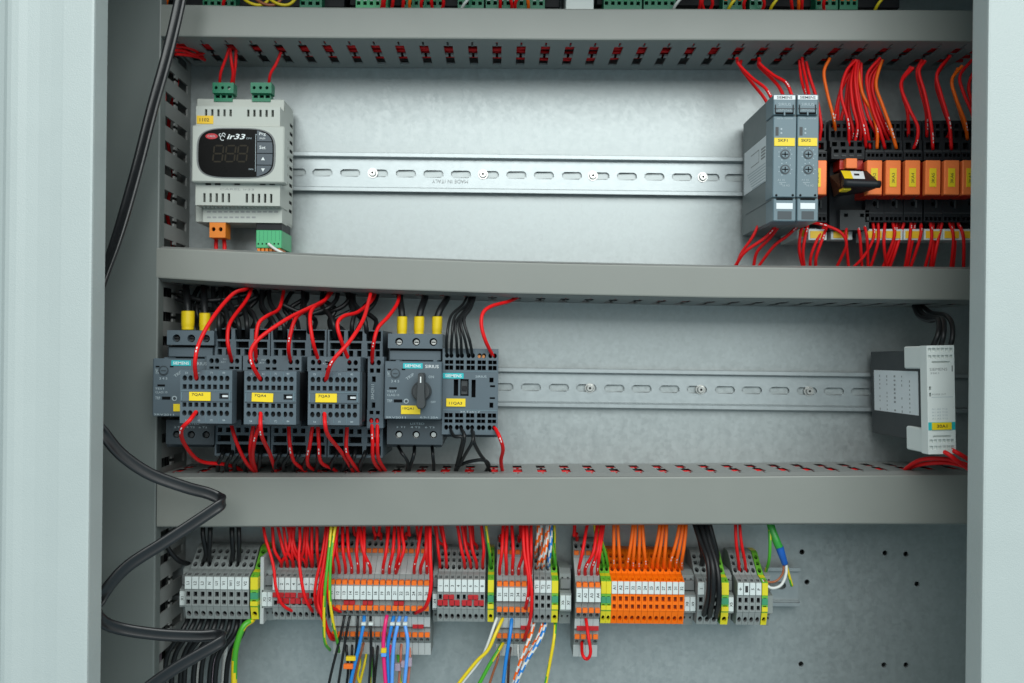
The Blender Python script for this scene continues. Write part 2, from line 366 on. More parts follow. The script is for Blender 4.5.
# ------------------------------------------------------------------ cable ducts
DD=75.0
def duct(stations, label, phase=0.0, pitch=20.6, out=2.0):
    st=[(P(x,(a+c)/2,DD)[0],P(x,a,DD)[2],P(x,c,DD)[2]) for x,a,c in stations]
    def at(u):
        for i in range(len(st)-1):
            if u<=st[i+1][0] or i==len(st)-2:
                f=(u-st[i][0])/(st[i+1][0]-st[i][0]); return tuple(st[i][j]+(st[i+1][j]-st[i][j])*f for j in (1,2))
    x0,x1=st[0][0],st[-1][0]; root=thing('cable_duct',label,'cable duct',(x0,0,st[0][2]))
    holes=[]; u=x0+phase
    while u<x1-12:
        if u>x0+8:
            holes += [(u-3.9,11,u+3.9,31,'r'),(u-1.1,31,u+1.1,36,'r'),(u-3.9,36,u+3.9,58,'r'),(u-.9,57,u+.9,67,'r')]
        u+=pitch
    holes += [(-9e3,DD-8,-8.9e3,DD-7.9,'r')]
    for nm,side in (('slotted_wall',1),('slotted_wall',0)):
        mb=MB(); sg=1 if side else -1
        mb.plate((x0+2,x1-2),(1,DD-.7 if out>0 else DD-2.5),lambda u,v,w_:(u,-v,at(u)[side]+sg*(w_-(out*min(1,max(0,(DD-.7-v)/7)) if out>0 else out))),DUCTIN,holes,.4 if out>0 else 1.6)
        mb.build(nm,root)
    mb=MB(); mb.box(x0+2,x1-2,-2,-.4,min(s[2] for s in st)+6,max(s[1] for s in st)-6,DUCTIN); mb.build('duct_base',root)
    # snap-on cover with returned edges
    mb=MB(); N_=40; vs=[]; prof=[(0,DD-5,.0),(0,DD-1.2,.0),(0,DD-.3,.35),(0,DD,1.3),(1,DD,-1.3),(1,DD-.3,-.35),(1,DD-1.2,0),(1,DD-5,0)]
    for i in range(N_+1):
        uu=x0+(x1-x0)*i/N_; zt,zb=at(uu)
        bow=.35*math.sin(i*.55)+.25*math.sin(i*.21+1)
        for k,dd,off in prof: vs.append((uu,-dd-(bow if dd>DD-2 else 0),(zt if k==0 else zb)-off))
    n=len(prof); F=[]
    for i in range(N_):
        for k in range(n-1): F.append((i*n+k,i*n+k+1,(i+1)*n+k+1,(i+1)*n+k))
    F.append(tuple(range(n))); F.append(tuple(N_*n+k for k in range(n)))
    mb.add(vs,F,DUCT); mb.build('duct_cover',root)
    return root, at, x0, x1
d1,at1,xa,xb=duct([(161,4,36.5),(280,6.6,37.8),(600,8.2,40),(990,10.3,41.4)],'topmost grey slotted cable duct running above the display controller and the timers',9,out=-.3)
d2,at2,_,_=duct([(156.5,247.5,278),(250,252,284),(350,256.5,288.5),(480,261.3,293),(720,266.6,298),(990,268.6,300.5)],'middle grey slotted cable duct between the upper rail and the contactor rail',9)
d3,at3,_,_=duct([(157,476.8,527),(250,476.8,526.5),(500,477.2,525),(700,476.6,524),(990,474,524)],'deepest grey cable duct with tall cover between contactor rail and terminal strip',9)
# upright duct along the left frame
root=thing('cable_duct','upright grey slotted cable duct standing beside the frame post, crossing every row','cable duct',(P(130,358,DD)[0],0,-400))
xR=P(157.6,358,DD)[0]; xL=P(88,358,DD)[0]
holes=[]; zz=-380
while zz<390:
    holes += [(8,zz-4.0,32,zz+4.0,'r'),(32,zz-1.2,38,zz+1.2,'r'),(38,zz-4.0,62,zz+4.0,'r'),(62,zz-1.1,69,zz+1.1,'r')]; zz+=20.6
mb=MB(); mb.plate((1,DD-2.5),(-400,400),lambda u,v,w_:(xR-1.6-w_,-u,v),DUCTIN,holes,1.6); mb.build('slotted_wall',root)
mb=MB(); mb.plate((1,DD-2.5),(-400,400),lambda u,v,w_:(xL+1.6+w_,-u,v),DUCTIN,holes,1.6); mb.build('slotted_wall',root)
mb=MB(); mb.box(xL+4,xR-4,-2,-.4,-400,400,DUCTIN); mb.build('duct_base',root)
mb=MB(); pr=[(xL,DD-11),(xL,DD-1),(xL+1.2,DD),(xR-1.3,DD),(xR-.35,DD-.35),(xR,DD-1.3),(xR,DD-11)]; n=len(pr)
mb.add([(x,-d,400) for x,d in pr]+[(x,-d,-400) for x,d in pr],[(t,t+1,n+t+1,n+t) for t in range(n-1)],DUCT_SHADED); mb.build('duct_cover',root)

# ------------------------------------------------------------------ wires: every one a thing of its own
def wpts(pts): return [P(*p) for p in pts]
def wire(pts, r, m, label, group=None, m2=None, mode=None, name='wire', cat='wire', marks=None, n=8, sub=6):
    if mode=='band': sub=18
    q=wpts(pts); mb=MB(); mb.tube(q,r*.88,m,n,sub,m2,mode,True,marks,INKW)
    o=mb.build(name,None,q[0]); return tag(o,label,cat,group)
def wires(lst, r, m, fmt, group, colour, **kw):
    if ('counting from' in fmt or 'from the duct' in fmt) and 'its terminals' not in fmt: lst=sorted(lst,key=lambda q:sum(t[0] for t in q)/len(q))
    for i,p in enumerate(lst): wire(p,r*(1+rnd.uniform(-.05,.05)),m,fmt.format(o=ORD[i] if i<len(ORD) else 'further',c=colour),group,**kw)
MK=((.80,.825),(.84,.87),(.885,.90))
# wires lying inside the ducts, seen through the slots
for at,lab,zs,cnt,px0 in ((at1,'topmost duct',0,14,165),(at2,'middle duct',0,16,165),(at3,'deepest duct',0,14,165)):
    for k in range(cnt):
        mb=MB(); q=[]; dd=16+rnd.random()*42; hz=rnd.random()
        blk = at is not at1 and k%3==0
        for t in range(9):
            x=P(px0,0,50)[0]+t*(P(985,0,50)[0]-P(px0,0,50)[0])/8; zt,zb=at(x)
            up = (k%2==0)
            f=(2.5+2.2*hz+rnd.random()*1.6) if at is at1 else .1+.9*hz+rnd.random()*.5
            z = zb+f if up else zt-f
            q.append((x,-(dd+rnd.uniform(-7,7)),z))
        mb.tube(q,1.6,BLKW if blk else RED,6,4)
        o=mb.build('wire',None,q[0]); tag(o,('black' if blk else 'red')+' wire lying lengthwise inside the '+lab+', glimpsed through its slots','wire',('black' if blk else 'red')+' wires inside the '+lab)
for k in range(7):
    mb=MB(); q=[]; dd=20+rnd.random()*36
    for t in range(12):
        q.append((xR-6-rnd.random()*9,-(dd+rnd.uniform(-7,7)),(390-t*320/11) if k<4 else (60-t*440/11)))
    mb.tube(q,1.6,RED if k<4 else BLKW,6,4)
    o=mb.build('wire',None,q[0]); tag(o,('red' if k<4 else 'black')+' wire running up inside the upright duct, glimpsed through its slots','wire',('red' if k<4 else 'black')+' wires inside the upright duct')

# ------------------------------------------------------------------ DIN rails
def rail(pxa, pya, pxb, pyb, label, slots=(), screws=(), dbase=0.0, lettering=None):
    xa_,_,za=P(pxa,pya,dbase+4); xb_,_,zb=P(pxb,pyb,dbase+4); sl=(zb-za)/(xb_-xa_)
    Z=lambda x: za+(x-xa_)*sl
    root=thing('mounting_rail',label,'mounting rail',(xa_,-dbase,za))
    mb=MB(); hs=[]
    for s_ in slots:
        x=P(s_,pya,dbase+2)[0]; hs.append((x-9,-3.4,x+9,3.4,'s'))
    w0=1.2
    mb.plate((xa_,xb_),(-12.6,12.6),lambda u,v,w_:(u,-dbase-2.2+w_,Z(u)+v),ZINC,hs,1.2)
    pr=[(12.6,2.2),(13.2,2.9),(13.4,6.4),(14.1,7.5),(17.2,7.5),(17.5,7.2),(17.5,6.4)]
    for sg in (1,-1):
        n=len(pr); vs=[]
        for x in (xa_,xb_): vs += [(x,-dbase-d,Z(x)+sg*z) for z,d in pr]
        mb.add(vs,[(t,t+1,n+t+1,n+t) for t in range(n-1)],ZINC)
    mb.build('rail_profile',root)
    for s_ in screws:
        x=P(s_,pya,dbase+4)[0]; z=Z(x); m_=MB()
        m_.cyl((x,z),4.4,dbase+2,dbase+3,STEEL,20); m_.cyl((x,z),3.6,dbase+3,dbase+5.2,STEEL,20,r2=2.7); m_.cyl((x,z),1.15,dbase+5,dbase+5.3,HOLE,6); m_.build('screw',root)
    if lettering:
        m_=MB(); m_.text('MADE IN ITALY',450,181.5,dbase+2.3,3.6,INKG,math.pi,36); m_.build('lettering',root)
    return root
rail(200,170.6,985,180.5,'upper zinc mounting rail from the display controller to the orange relays',
     [296,322.5,350.3,378,406,433.5,461,489,516.5,544,572,599.5,627,654.5,682,709.5,735],[372.5,483,593,703],lettering=True)
rail(162,382.2,985,393.6,'middle zinc mounting rail stretching between the contactors and the white safety relay',
     [503.5,531,559,586.5,614.5,641.6,669.5,697,725,752,779.5,807,834,861],[590,701,809.5])
rail(172,579.3,799,586.2,'bottom zinc mounting rail carrying the long terminal strip',[776,],[],dbase=6)

# ------------------------------------------------------------------ display controller (upper row)
c=thing('display_controller','cream rail-mounted controller with dark oval display, at the end of the upper rail','controller',P(240,160,0))
mb=MB(); mb.boxp(196,99,283.5,222.5,9,42,CREAM,.6); mb.build('housing',c)
mb=MB()
def vrow(xs,y0,y1,wd=1.2): return [(x-wd,y0,x+wd,y1,'r') for x in xs]
upx=[206,212.2,218.3,224.4,230.5,248.2,254.3,260.4,266.5,272.6]
mb.front(196,106.5,280,126,58,CREAM,vrow(upx,109.5,116.5),5,HOLE,30); mb.build('upper_cover',c)
lpx=[204.4,210.6,216.7,222.8,228.9,246.8,252.9,259,265.1,271.2]
mb=MB(); mb.front(195.5,180,280,205.5,58,CREAM,vrow(lpx,193.5,202.5),5,HOLE,30); mb.build('lower_cover',c)
mb=MB(); mb.front(203,205.5,282,222.5,48,CREAM,[],5,HOLE,30)
for t in range(20):
    x=203+t*4.0; mb.boxp(x,205,x+2.0,207.6,48,53,CREAM,0)
mb.build('terminal_cover',c)
mb=MB()
for yy,n_ in ((211,13),(216.5,9)):
    for t in range(n_): mb.boxp(207+t*5.6,yy,207+t*5.6+3.8,yy+1.6,48,48.15,INKG,0)
mb.build('lettering',c)
mb=MB(); mb.boxp(191.4,125.5,284,182.5,50,64,CREAM,1.1)
for x in (208,217.5,237,262.5,272): mb.boxp(x-2.6,182.6,x+2.6,184.6,50,59.5,HOLE,0)
bez=mb.build('bezel',c)
def sup(a,bb,n_,e=4.0,cx=236.2,cy=153.2,d=64):
    x0,_,z0=P(cx,cy,d); k=K(d); o=[]
    for t in range(n_):
        th=2*math.pi*t/n_; ct,st=math.cos(th),math.sin(th)
        o.append((x0+a*k*math.copysign(abs(ct)**(2/e),ct), z0+bb*k*math.copysign(abs(st)**(2/e),st)))
    return o
mb=MB(); mb.prism(sup(39.6,25.4,48,3.6),62,64.35,TGD,.2); mb.build('display_rim',c)
mb=MB(); mb.prism(sup(37.8,24.2,48,3.8),62,64.8,DISP,.3); disp=mb.build('display',c)
mb=MB()
x0_,_,z0_=P(236.2,153.2,65); k_=K(65)
def outl(dy): # half width at vertical offset
    return 36.6*max(0,1-abs(dy/23.3)**3.8)**(1/3.8)
for i,(ya,yb) in enumerate(((-23,-12),(-11.4,-.3),(.3,11.4),(12,23))):
    m_=MB(); rows=6; poly=[]
    L_=[(20.6,ya+(yb-ya)*t/rows) for t in range(rows+1)]; R_=[(outl(ya+(yb-ya)*t/rows)-.2,ya+(yb-ya)*t/rows) for t in range(rows+1)]
    R_=[(max(r[0],21.5),r[1]) for r in R_]
    poly=[(x0_+x*k_,z0_-y*k_) for x,y in L_+R_[::-1]]
    m_.prism(poly,64,65.3,BTN,.25); btn=m_.build('button',c)
    m_=MB()
    if i==0: m_.text('Prg',262.5,134.3,65.4,3.6,INKW,0,6.5,.01); m_.text('mute',262.5,138.3,65.4,1.8,INKW,0,5.5)
    elif i==1: m_.text('Set',262.5,147.4,65.4,3.4,INKW,0,6.2,.01)
    else:
        px,py=263,(158.6 if i==2 else 170); sg=1 if i==2 else -1; k=K(65.4); x,_,z=P(px,py,65.4)
        m_.add([(x-1.9*k,-65.5,z-1.6*k*sg),(x+1.9*k,-65.5,z-1.6*k*sg),(x,-65.5,z+1.7*k*sg)],[(0,1,2)],INKW)
    m_.build('lettering',btn)
mb=MB()
def ell(m_,px,py,a,bb,d,mt,n_=24):
    x,_,z=P(px,py,d); k=K(d); m_.add([(x+a*k*math.cos(2*math.pi*t/n_),-d,z+bb*k*math.sin(2*math.pi*t/n_)) for t in range(n_)],[tuple(range(n_))],mt)
ell(mb,211.6,136.2,6.2,2.9,64.95,REDL); mb.text('CAREL',211.6,136.2,64.98,2.0,INKL,0,8); mb.build('logo',disp)
mb=MB(); mb.text('ir33',236.2,136.6,64.95,5.4,INKW,0,18.5,.02,.25); mb.text('DIN',249,138.3,64.95,1.7,INKL,0,4.6)
def ring(m_,px,py,r0,r1,d,mt,a0,a1,n_=14,ex=1.0):
    x,_,z=P(px,py,d); k=K(d); vs=[]
    for t in range(n_+1):
        an=a0+(a1-a0)*t/n_
        for r_ in (r0,r1): vs.append((x+r_*k*ex*math.cos(an),-d,z+r_*k*math.sin(an)))
    m_.add(vs,[(2*t,2*t+1,2*t+3,2*t+2) for t in range(n_)],mt)
ring(mb,222.6,138.0,2.0,2.6,64.95,INKW,.3,5.3); ring(mb,223.6,134.6,1.2,1.8,64.95,INKW,-.5,4.2); ring(mb,220.4,135.0,1.0,1.5,64.95,INKW,1.2,5.5)
mb.text('clima',251,169,64.95,1.8,INKL,0,5)
mb.boxp(255.3,134.5,255.75,171.5,64.6,64.95,INKL,0); mb.boxp(255.3,134.2,258,134.6,64.6,64.95,INKL,0)
mb.build('lettering',disp)
mb=MB()
segs={'t':(0,1,0),'m':(0,0,0),'b':(0,-1,0)}
for cxp in (218.2,230.4,242.4):
    k=K(65); x,_,z=P(cxp,153.6,65); H,W_,th=8.0*k,4.6*k,.75*k
    def sk(p): return (x+p[0]+p[1]*.10,-64.96,z+p[1])
    def hseg(yc): mb.add([sk(q) for q in ((-W_+.8*k,yc),(-W_+1.4*k,yc+th),(W_-1.4*k,yc+th),(W_-.8*k,yc),(W_-1.4*k,yc-th),(-W_+1.4*k,yc-th))],[(0,1,2,3,4,5)],SEGM)
    def vseg(xc,ya,yb): mb.add([sk(q) for q in ((xc,ya),(xc+th,ya+.7*k),(xc+th,yb-.7*k),(xc,yb),(xc-th,yb-.7*k),(xc-th,ya+.7*k))],[(0,1,2,3,4,5)],SEGM)
    for yc in (-H,0,H): hseg(yc)
    for xc in (-W_,W_): vseg(xc,.5*k,H-.5*k); vseg(xc,-H+.5*k,-.5*k)
mb.build('digit_segments',disp)
mb=MB(); mb.boxp(196.6,115.6,213.2,123.8,57,58.5,YELLOWT,.15); yl=mb.build('label_plate',c)
mb=MB(); mb.text('1102',204.4,119.8,58.5,3.4,INK,0,9.5,.01); mb.build('lettering',yl)
mb=MB(); mb.text('CAREL ir33',237,189.3,58,1.9,INKG,0,34); mb.build('lettering',c)
# vented side wall
xs=P(283.6,160,42)[0]+.3; xs2=P(280,160,58)[0]
ztop=P(240,104,42)[2]; zbot=P(240,220,42)[2]
hs=[]
for i in range(11):
    z=ztop-12-i*7.6
    hs.append((11,z-1.5,22,z+1.5,'r'))
    if 2<=i<=8: hs.append((27,z-1.5,39,z+1.5,'r'))
mb=MB(); mb.plate((9,41),(zbot,ztop),lambda u,v,w_:(xs-w_,-u,v),CREAM,hs,.28,HOLE); mb.build('side_vents',c)
# connectors
for xa_ in (212.5,250.5):
    mb=MB(); mb.front(xa_,82.5,xa_+21,93,46,CONG,[(xa_+2+i*6.4,86,xa_+5.2+i*6.4,89.4,'o',STEEL if (i==2 and xa_<220) else HOLE) for i in range(3)],3,HOLE,35)
    mb.front(xa_+1.5,93,xa_+20,101.5,43,CONG,[(xa_+3+i*6,95,xa_+7.4+i*6,98,'r') for i in range(3)],3,HOLE,33); mb.build('green_connector',c)
mb=MB(); mb.front(209.5,222.5,225.5,237.5,48,CONO,[(211.5,227,215.5,231.5,'o'),(218.6,227,222.6,231.5,'o')],3,HOLE,34); mb.build('orange_connector',c)
mb=MB(); mb.boxp(256,221,281.5,230.5,14,46,BLACK,.4); mb.boxp(256,230.2,281.5,248,14,50,CONL,.4)
for i in range(6): mb.boxp(257.6+i*4.0,243,259+i*4.0,244.6,49.9,50.1,HOLE,0); mb.boxp(257.2+i*4.0,247.4,260.2+i*4.0,251.4,30,49,CONO,.2); mb.boxp(259.4+i*4.0,231,259.7+i*4.0,241,49.9,50.1,CONG,0)
mb.build('green_connector',c)
wires([[(229,48,52),(226,58,50),(221,72,45),(219.5,84,38)],[(230,49,50),(231.5,62,50),(233,74,45),(231,86,38)],[(236,50,48),(235.5,64,46),(234,76,42),(233,86,36)],[(281,52,48),(276,64,48),(270.5,74,45),(268.5,86,38)]],1.5,RED,
      '{o} {c} wire reaching the green connectors atop the display controller, counting from the upright duct','wires of the display controller','red')
wires([[(216.5,236,34),(216,246,36),(217,258,38)],[(223.5,236,34),(224.5,246,36),(224,258,38)]],2.0,RED,'{o} {c} wire leaving the orange connector below the display controller, counting from upright duct','wires of the display controller','red')
wire([(268.5,244,52),(275,249,54),(283,253.5,54)],1.5,WHT,'short white wire end poking from the light green connector of the controller')
wires([[(172,46,60),(182,47,52),(194,50,44),(203,57,30)],[(173,50,60),(184,51,50),(196,55,42),(206,52,32)],[(170,43,62),(182,43,54),(196,46,44),(208,47,34)],[(175,54,56),(186,55,48),(198,57,38),(205,60,28)]],1.6,RED,
      '{o} {c} wire looping from the upright duct into the topmost duct corner, counting downwards','red wires in the duct corner','red')

# ------------------------------------------------------------------ timer relays
def timer(x0,x1,label,txt,side_label):
    t=thing('timer_relay',label,'timer relay',P((x0+x1)/2,160,0),'timer relays')
    mid=(x0+x1)/2
    mb=MB(); mb.boxp(x0,94.5,x1,221.5,9,97,TIMSIDE,.6); mb.build('housing',t)
    mb=MB(); mb.boxp(x0+.4,94.2,x1-.4,115,80,100,SIEG,.7)
    mb.boxp(x0+1.5,108,x1-1.5,109,99.6,100.4,SIED,0); mb.boxp(x0+2.6,112.2,x1-2.6,114.2,99.6,100.4,HOLE,0); mb.boxp(mid-.8,111,mid+.8,115.4,99.6,100.9,SIEG,.1)
    mb.boxp(x0+2.4,104.5,x0+3.1,112.4,99.6,100.8,BLACK,0); mb.boxp(x1-3.1,104.5,x1-2.4,112.4,99.6,100.8,BLACK,0)
    cap=mb.build('terminal_cover',t)
    mb=MB(); mb.boxp(x0+.9,95.2,x1-.9,99.6,99.5,100.3,PAPER,.1); st_=mb.build('name_strip',t)
    mb=MB(); mb.text('SIEMENS',mid,97.4,100.3,2.7,SIED,0,15.5,.015); mb.build('lettering',st_)
    mb=MB(); mb.text('SIRIUS',mid,104.3,100,2.8,INKL,0,12.5); mb.text('3RP2525',mid,110.1,100.3,1.7,INKL,0,13); mb.build('lettering',cap)
    mb=MB(); mb.boxp(x0,116.2,x1,197.3,80,99.4,SIEG,.6); mb.boxp(x0+2.6,127,x0+5.6,135.6,98,99.55,ANTH,0)
    for yy in (129,133): mb.cylp(x0+8.4,yy,1.0,98,99.6,INKL,8)
    fr=mb.build('front_panel',t)
    mb=MB(); mb.text('3RP25 1NW30',mid,118.6,99.4,1.5,INKL,0,16)
    for dy in (154.2,169.3):
        for an in range(0,360,40):
            if 240<an<300: continue
            a=math.radians(an); mb.boxp(mid+.6+6.6*math.cos(a)-.45,dy-6.6*math.sin(a)-.45,mid+.6+6.6*math.cos(a)+.45,dy-6.6*math.sin(a)+.45,99.3,99.5,INKL,0)
    mb.text('A1',x0+6,180,99.4,2.0,INKL,0,3); mb.text('15',x0+10.5,180,99.4,2.0,INKL); mb.text('18',x0+8,184,99.4,2.0,INKL); mb.text('16 A2',x0+13,185.5,99.4,2.0,INKL,0,7); mb.boxp(x0+6,182.2,x0+13,182.6,99.3,99.5,INKL,0)
    mb.build('lettering',fr)
    for dy in (154.2,169.3):
        m_=MB(); m_.cylp(mid+.6,dy,5.1,98,99.9,SIED,24,4.7); m_.cylp(mid+.6,dy,3.7,99,100.4,SIEG,20,3.4); m_.boxp(mid-2.5,dy-.55,mid+3.7,dy+.55,100.2,100.5,HOLE,0); m_.boxp(mid+.1,dy-2.6,mid+1.1,dy+2.6,100.2,100.5,HOLE,0); m_.build('dial',t)
    mb=MB(); mb.boxp(x0+1.3,137.8,x1-1.3,146,98.8,100,YELLOW,.1); yl=mb.build('label_plate',t)
    mb=MB(); mb.text(txt,mid-1.8,140.4,100,2.9,INK,0,9.5,.01); mb.build('lettering',yl)
    mb=MB(); mb.boxp(x0+.2,198.6,x1-.2,221.3,80,99.7,SIEG,.7); mb.boxp(x0+3.4,198.4,x1-3.4,200,98,100,HOLE,0); mb.boxp(x0+4.6,211.2,x1-4.6,219.4,99,99.9,SIED,.1)
    for xx in (x0+3.4,x1-3.4): mb.cylp(xx,195.2,1.2,98,99.6,HOLE,8)
    lc=mb.build('terminal_cover',t)
    mb=MB(); mb.boxp(x0+3.4,203,x1-3.4,209,99.3,100,PAPER,.1); mb.build('paper_strip',lc)
    if side_label:
        X=P(x0,160,97)[0]; z1=P(770,134,84)[2]; z0=P(770,180,84)[2]
        m_=MB(); m_.box(X-.35,X-.05,-85,-15,z0,z1,PAPER); sl=m_.build('side_label',t)
        m_=MB()
        for i in range(4): m_.box(X-.5,X-.36,-78+i*.2,-66,z1-8-i*2.6,z1-9.4-i*2.6,INKG)
        m_.box(X-.5,X-.36,-60,-36,z1-7,z1-7.6,INKG); m_.box(X-.5,X-.36,-60,-36,z1-17,z1-17.6,INKG); m_.box(X-.5,X-.36,-60,-59.4,z1-17,z1-7,INKG)
        for i in range(7): m_.box(X-.5,X-.36,-78,-26-i*2.5,z1-22-i*2.4,z1-22.6-i*2.4,INKL)
        m_.build('lettering',sl)
        m_=MB(); zc_=P(770,200,90)[2]; m_.box(X-.25,X-.05,-93,-20,zc_-1,zc_-.2,SIED); m_.box(X-.25,X-.05,-93,-30,zc_-20,zc_-19.3,SIED); m_.build('moulded_groove',t)
    return t
timer(773,796.2,'grey timer relay with white paper on its open side, nearer the empty rail','SKF1',True)
timer(797,818.6,'grey timer relay wedged between its twin and the orange relays','SKF2',False)

# ------------------------------------------------------------------ orange relays in black sockets
RC=[(808.5,826.8),(867,882.3),(886,901),(905.5,920.4),(925.8,940.8),(944.6,959.6),(962.8,978)]
RT=['3KA1','3KA2','3KA3','3KA4','3KA5','3KA6','3KA7']
RW=['hidden half behind the timers','partly covered by the tilted black lever']
PLACE=['tucked behind the second timer','half covered by the tilted black lever','next but one past the black lever','third past the black lever','fourth past the black lever','fifth past the black lever','cut off by the frame post']
for i,((x0,x1),tx) in enumerate(zip(RC,RT)):
    m0=(x0+x1)/2; wd=19.3
    s_=thing('relay_socket','black socket under the orange relay '+PLACE[i],'relay socket',P(m0,175,0),'relay sockets')
    a,bb=m0-wd/2+.3,m0+wd/2-.3
    a0,b0=m0-wd/2*.965-1.2,m0+wd/2*.965-1.2
    mb=MB()
    mb.front(a0,120.5,b0,141.5,48,SOCK,[(a0+2+j*5.6,124,a0+5.6+j*5.6,128,'r') for j in range(3)]+[(a0+2+j*5.6,131,a0+6+j*5.6,137.5,'r') for j in range(3)],6,HOLE,9)
    for j in range(3): mb.boxp(a0+2+j*5.6,129,a0+5+j*5.6,130,47.8,48.3,ANTH,0)
    mb.build('upper_terminal',s_)
    mb=MB(); mb.front(a-.5,140.5,bb-.5,152.5,60,SOCK,[(a+2,142.5,a+7.5,149.5,'r'),(a+10,142.5,a+15.5,149.5,'r')],7,HOLE,9)
    mb.boxp(a+.2,150.3,bb-1,151.4,59.9,60.4,ANTH,0); mb.build('middle_terminal',s_)
    mb=MB(); mb.front(a,151,bb,160.4,70,SOCK,[(a+2+j*4.2,153.5,a+5+j*4.2,156.8,'r') for j in range(4)],5,HOLE,9)
    mb.boxp(a+.4,151.4,bb-.4,152,69.9,70.3,ANTH,0); mb.build('lower_terminal',s_)
    mb=MB(); mb.boxp(a,160,bb,196,9,46,SOCK,.3); mb.build('socket_base',s_)
    mb=MB(); mb.front(a,196,bb,222,66,SOCK,[(m0-2.2,201,m0+2.2,206.5,'o')]+[(a+1.5+j*4.3,217,a+4.6+j*4.3,220.6,'r') for j in range(4)],5,HOLE,9)
    mb.boxp(a+.3,212.6,bb-.3,213.4,65.9,66.4,ANTH,0); mb.boxp(m0+2.5,200,m0+4.2,208,65.9,67.5,ANTH,.2); mb.boxp(a+.5,222,bb-.5,231,9,52,SOCK,.3); mb.build('foot_terminal',s_)
    mb=MB(); mb.boxp(a+.2,229,bb-.2,240,44,64,TAGW,.3); tg=mb.build('marker_tag',s_)
    mb=MB(); mb.boxp(a+2,231,bb-2.2,238.3,63,64.5,YELLOWT,.1); mb.build('yellow_strip',tg)
    r=thing('orange_relay',('orange plug-in relay '+PLACE[i]+', yellow label on its face'),'relay',P(m0,178,46),'orange relays')
    mb=MB(); mb.boxp(x0-.3,160.5,x1+.2,195.5,47,84,ORRS,.5); mb.build('relay_body',r)
    mb=MB(); mb.boxp(x0,160.2,x1,194.6,80,86,ORR,.6); mb.build('front_cover',r)
    mb=MB(); mb.boxp(m0-3.7,168.2,m0+3.2,186.8,85.5,86.5,YELLOW,.1); lp=mb.build('label_plate',r)
    mb=MB(); mb.text(tx,m0-.2,178,86.5,3.0,INK,math.pi/2,10); mb.build('lettering',lp)
# lever unit
l=thing('lever_relay','black relay unit with its tilted lever swung open and a red-orange window','relay unit',P(848,180,0))
mb=MB(); mb.boxp(829.5,146.5,866.5,231,9,60,SOCK,.5); mb.build('housing',l)
mb=MB(); mb.front(831.5,146.5,864.5,159,76,SOCK,[(833.8+j*7.7,149.4,838.6+j*7.7,153,'r') for j in range(4)],5,HOLE,40)
for j in range(4): mb.boxp(834+j*7.7,154.8,838.4+j*7.7,156.4,75.9,76.5,ANTH,0)
mb.build('terminal_head',l)
mb=MB(); mb.front(829,120.5,866,141.5,48,SOCK,[(831+j*5.8,124,834.6+j*5.8,128,'r') for j in range(6)]+[(831+j*5.8,131,835+j*5.8,137.5,'r') for j in range(6)],6,HOLE,9)
mb.front(830,140.5,866,148.5,60,SOCK,[(832+j*8.4,142,837+j*8.4,146.6,'r') for j in range(4)],6,HOLE,9); mb.build('upper_terminal',l)
mb=MB(); mb.boxp(839.5,159,863,169.5,50,74,ORRS,.3); wn=mb.build('red_window',l)
mb=MB(); mb.boxp(846.2,158.2,857.4,168.4,60,80,ORR,.5); mb.build('orange_slider',l)
mb=MB()
P3=lambda x,y,d:P(x,y,d)
mb.hexa([P3(843,181,112),P3(879,182,112),P3(878,187.5,112),P3(844,187.5,112),P3(840,170,88),P3(867,171,88),P3(864,193,72),P3(834,197,66)],BLACK)
mb.tube([P3(842.5,183,113),P3(860,183.8,113),P3(880,184.4,113)],2.9,SOCK,10,4)
lv=mb.build('lever',l)
mb=MB(); mb.hexa([P3(829.5,176,74),P3(842.5,172,86),P3(843,190,100),P3(834,197,80),P3(829.5,176,58),P3(842,172,60),P3(842,190,60),P3(834,197,58)],BRONZE); mb.build('side_shroud',l)
def lerp3(a,b_,t): return tuple(a[i]+(b_[i]-a[i])*t for i in range(3))
A_,B_,C_,D_=P3(840,170,88),P3(867,171,88),P3(879,182,112),P3(843,181,112)
def onlev(u,v,off=.35):
    p=lerp3(lerp3(A_,B_,u),lerp3(D_,C_,u),v); return (p[0],p[1]-off*.45,p[2]+off)
mb=MB(); mb.add([onlev(.02,.1),onlev(.36,.1),onlev(.32,.8),onlev(.06,.8)],[(0,1,2,3)],YELLOW); mb.add([onlev(.36,.1),onlev(.82,.1),onlev(.66,.8),onlev(.32,.8)],[(0,1,2,3)],PAPER); mb.add([onlev(.42,.35,.5),onlev(.6,.35,.5),onlev(.56,.52,.5),onlev(.4,.52,.5)],[(0,1,2,3)],INK); mb.build('label_plate',lv)
mb=MB(); mb.boxp(843.5,187.6,851,190,100,109,YELLOW,.1); mb.build('yellow_strip',lv)
mb=MB(); mb.front(840,210,869,230,66,ANTH,[(844,213.5,848,217,'r'),(860,213.5,864,217,'r')],4,HOLE,30); mb.build('foot_terminal',l)
mb=MB(); mb.boxp(831,229,852.5,239.6,44,56,TAGW,.3); tg=mb.build('marker_tag',l)
mb=MB(); mb.boxp(833.5,231,848.5,238,55,56.5,YELLOWT,.1); mb.build('yellow_strip',tg)
t_=thing('marker_carrier','white marker carrier with yellow strip, lying under the timers beside sockets','marker',P(807,235,40))
mb=MB(); mb.boxp(797.5,228,816.5,238.5,9,54,TAGW,.3); mb.build('carrier',t_)
mb=MB(); mb.boxp(799,230,814,236.8,53,54.5,YELLOWT,.1); mb.build('yellow_strip',t_)

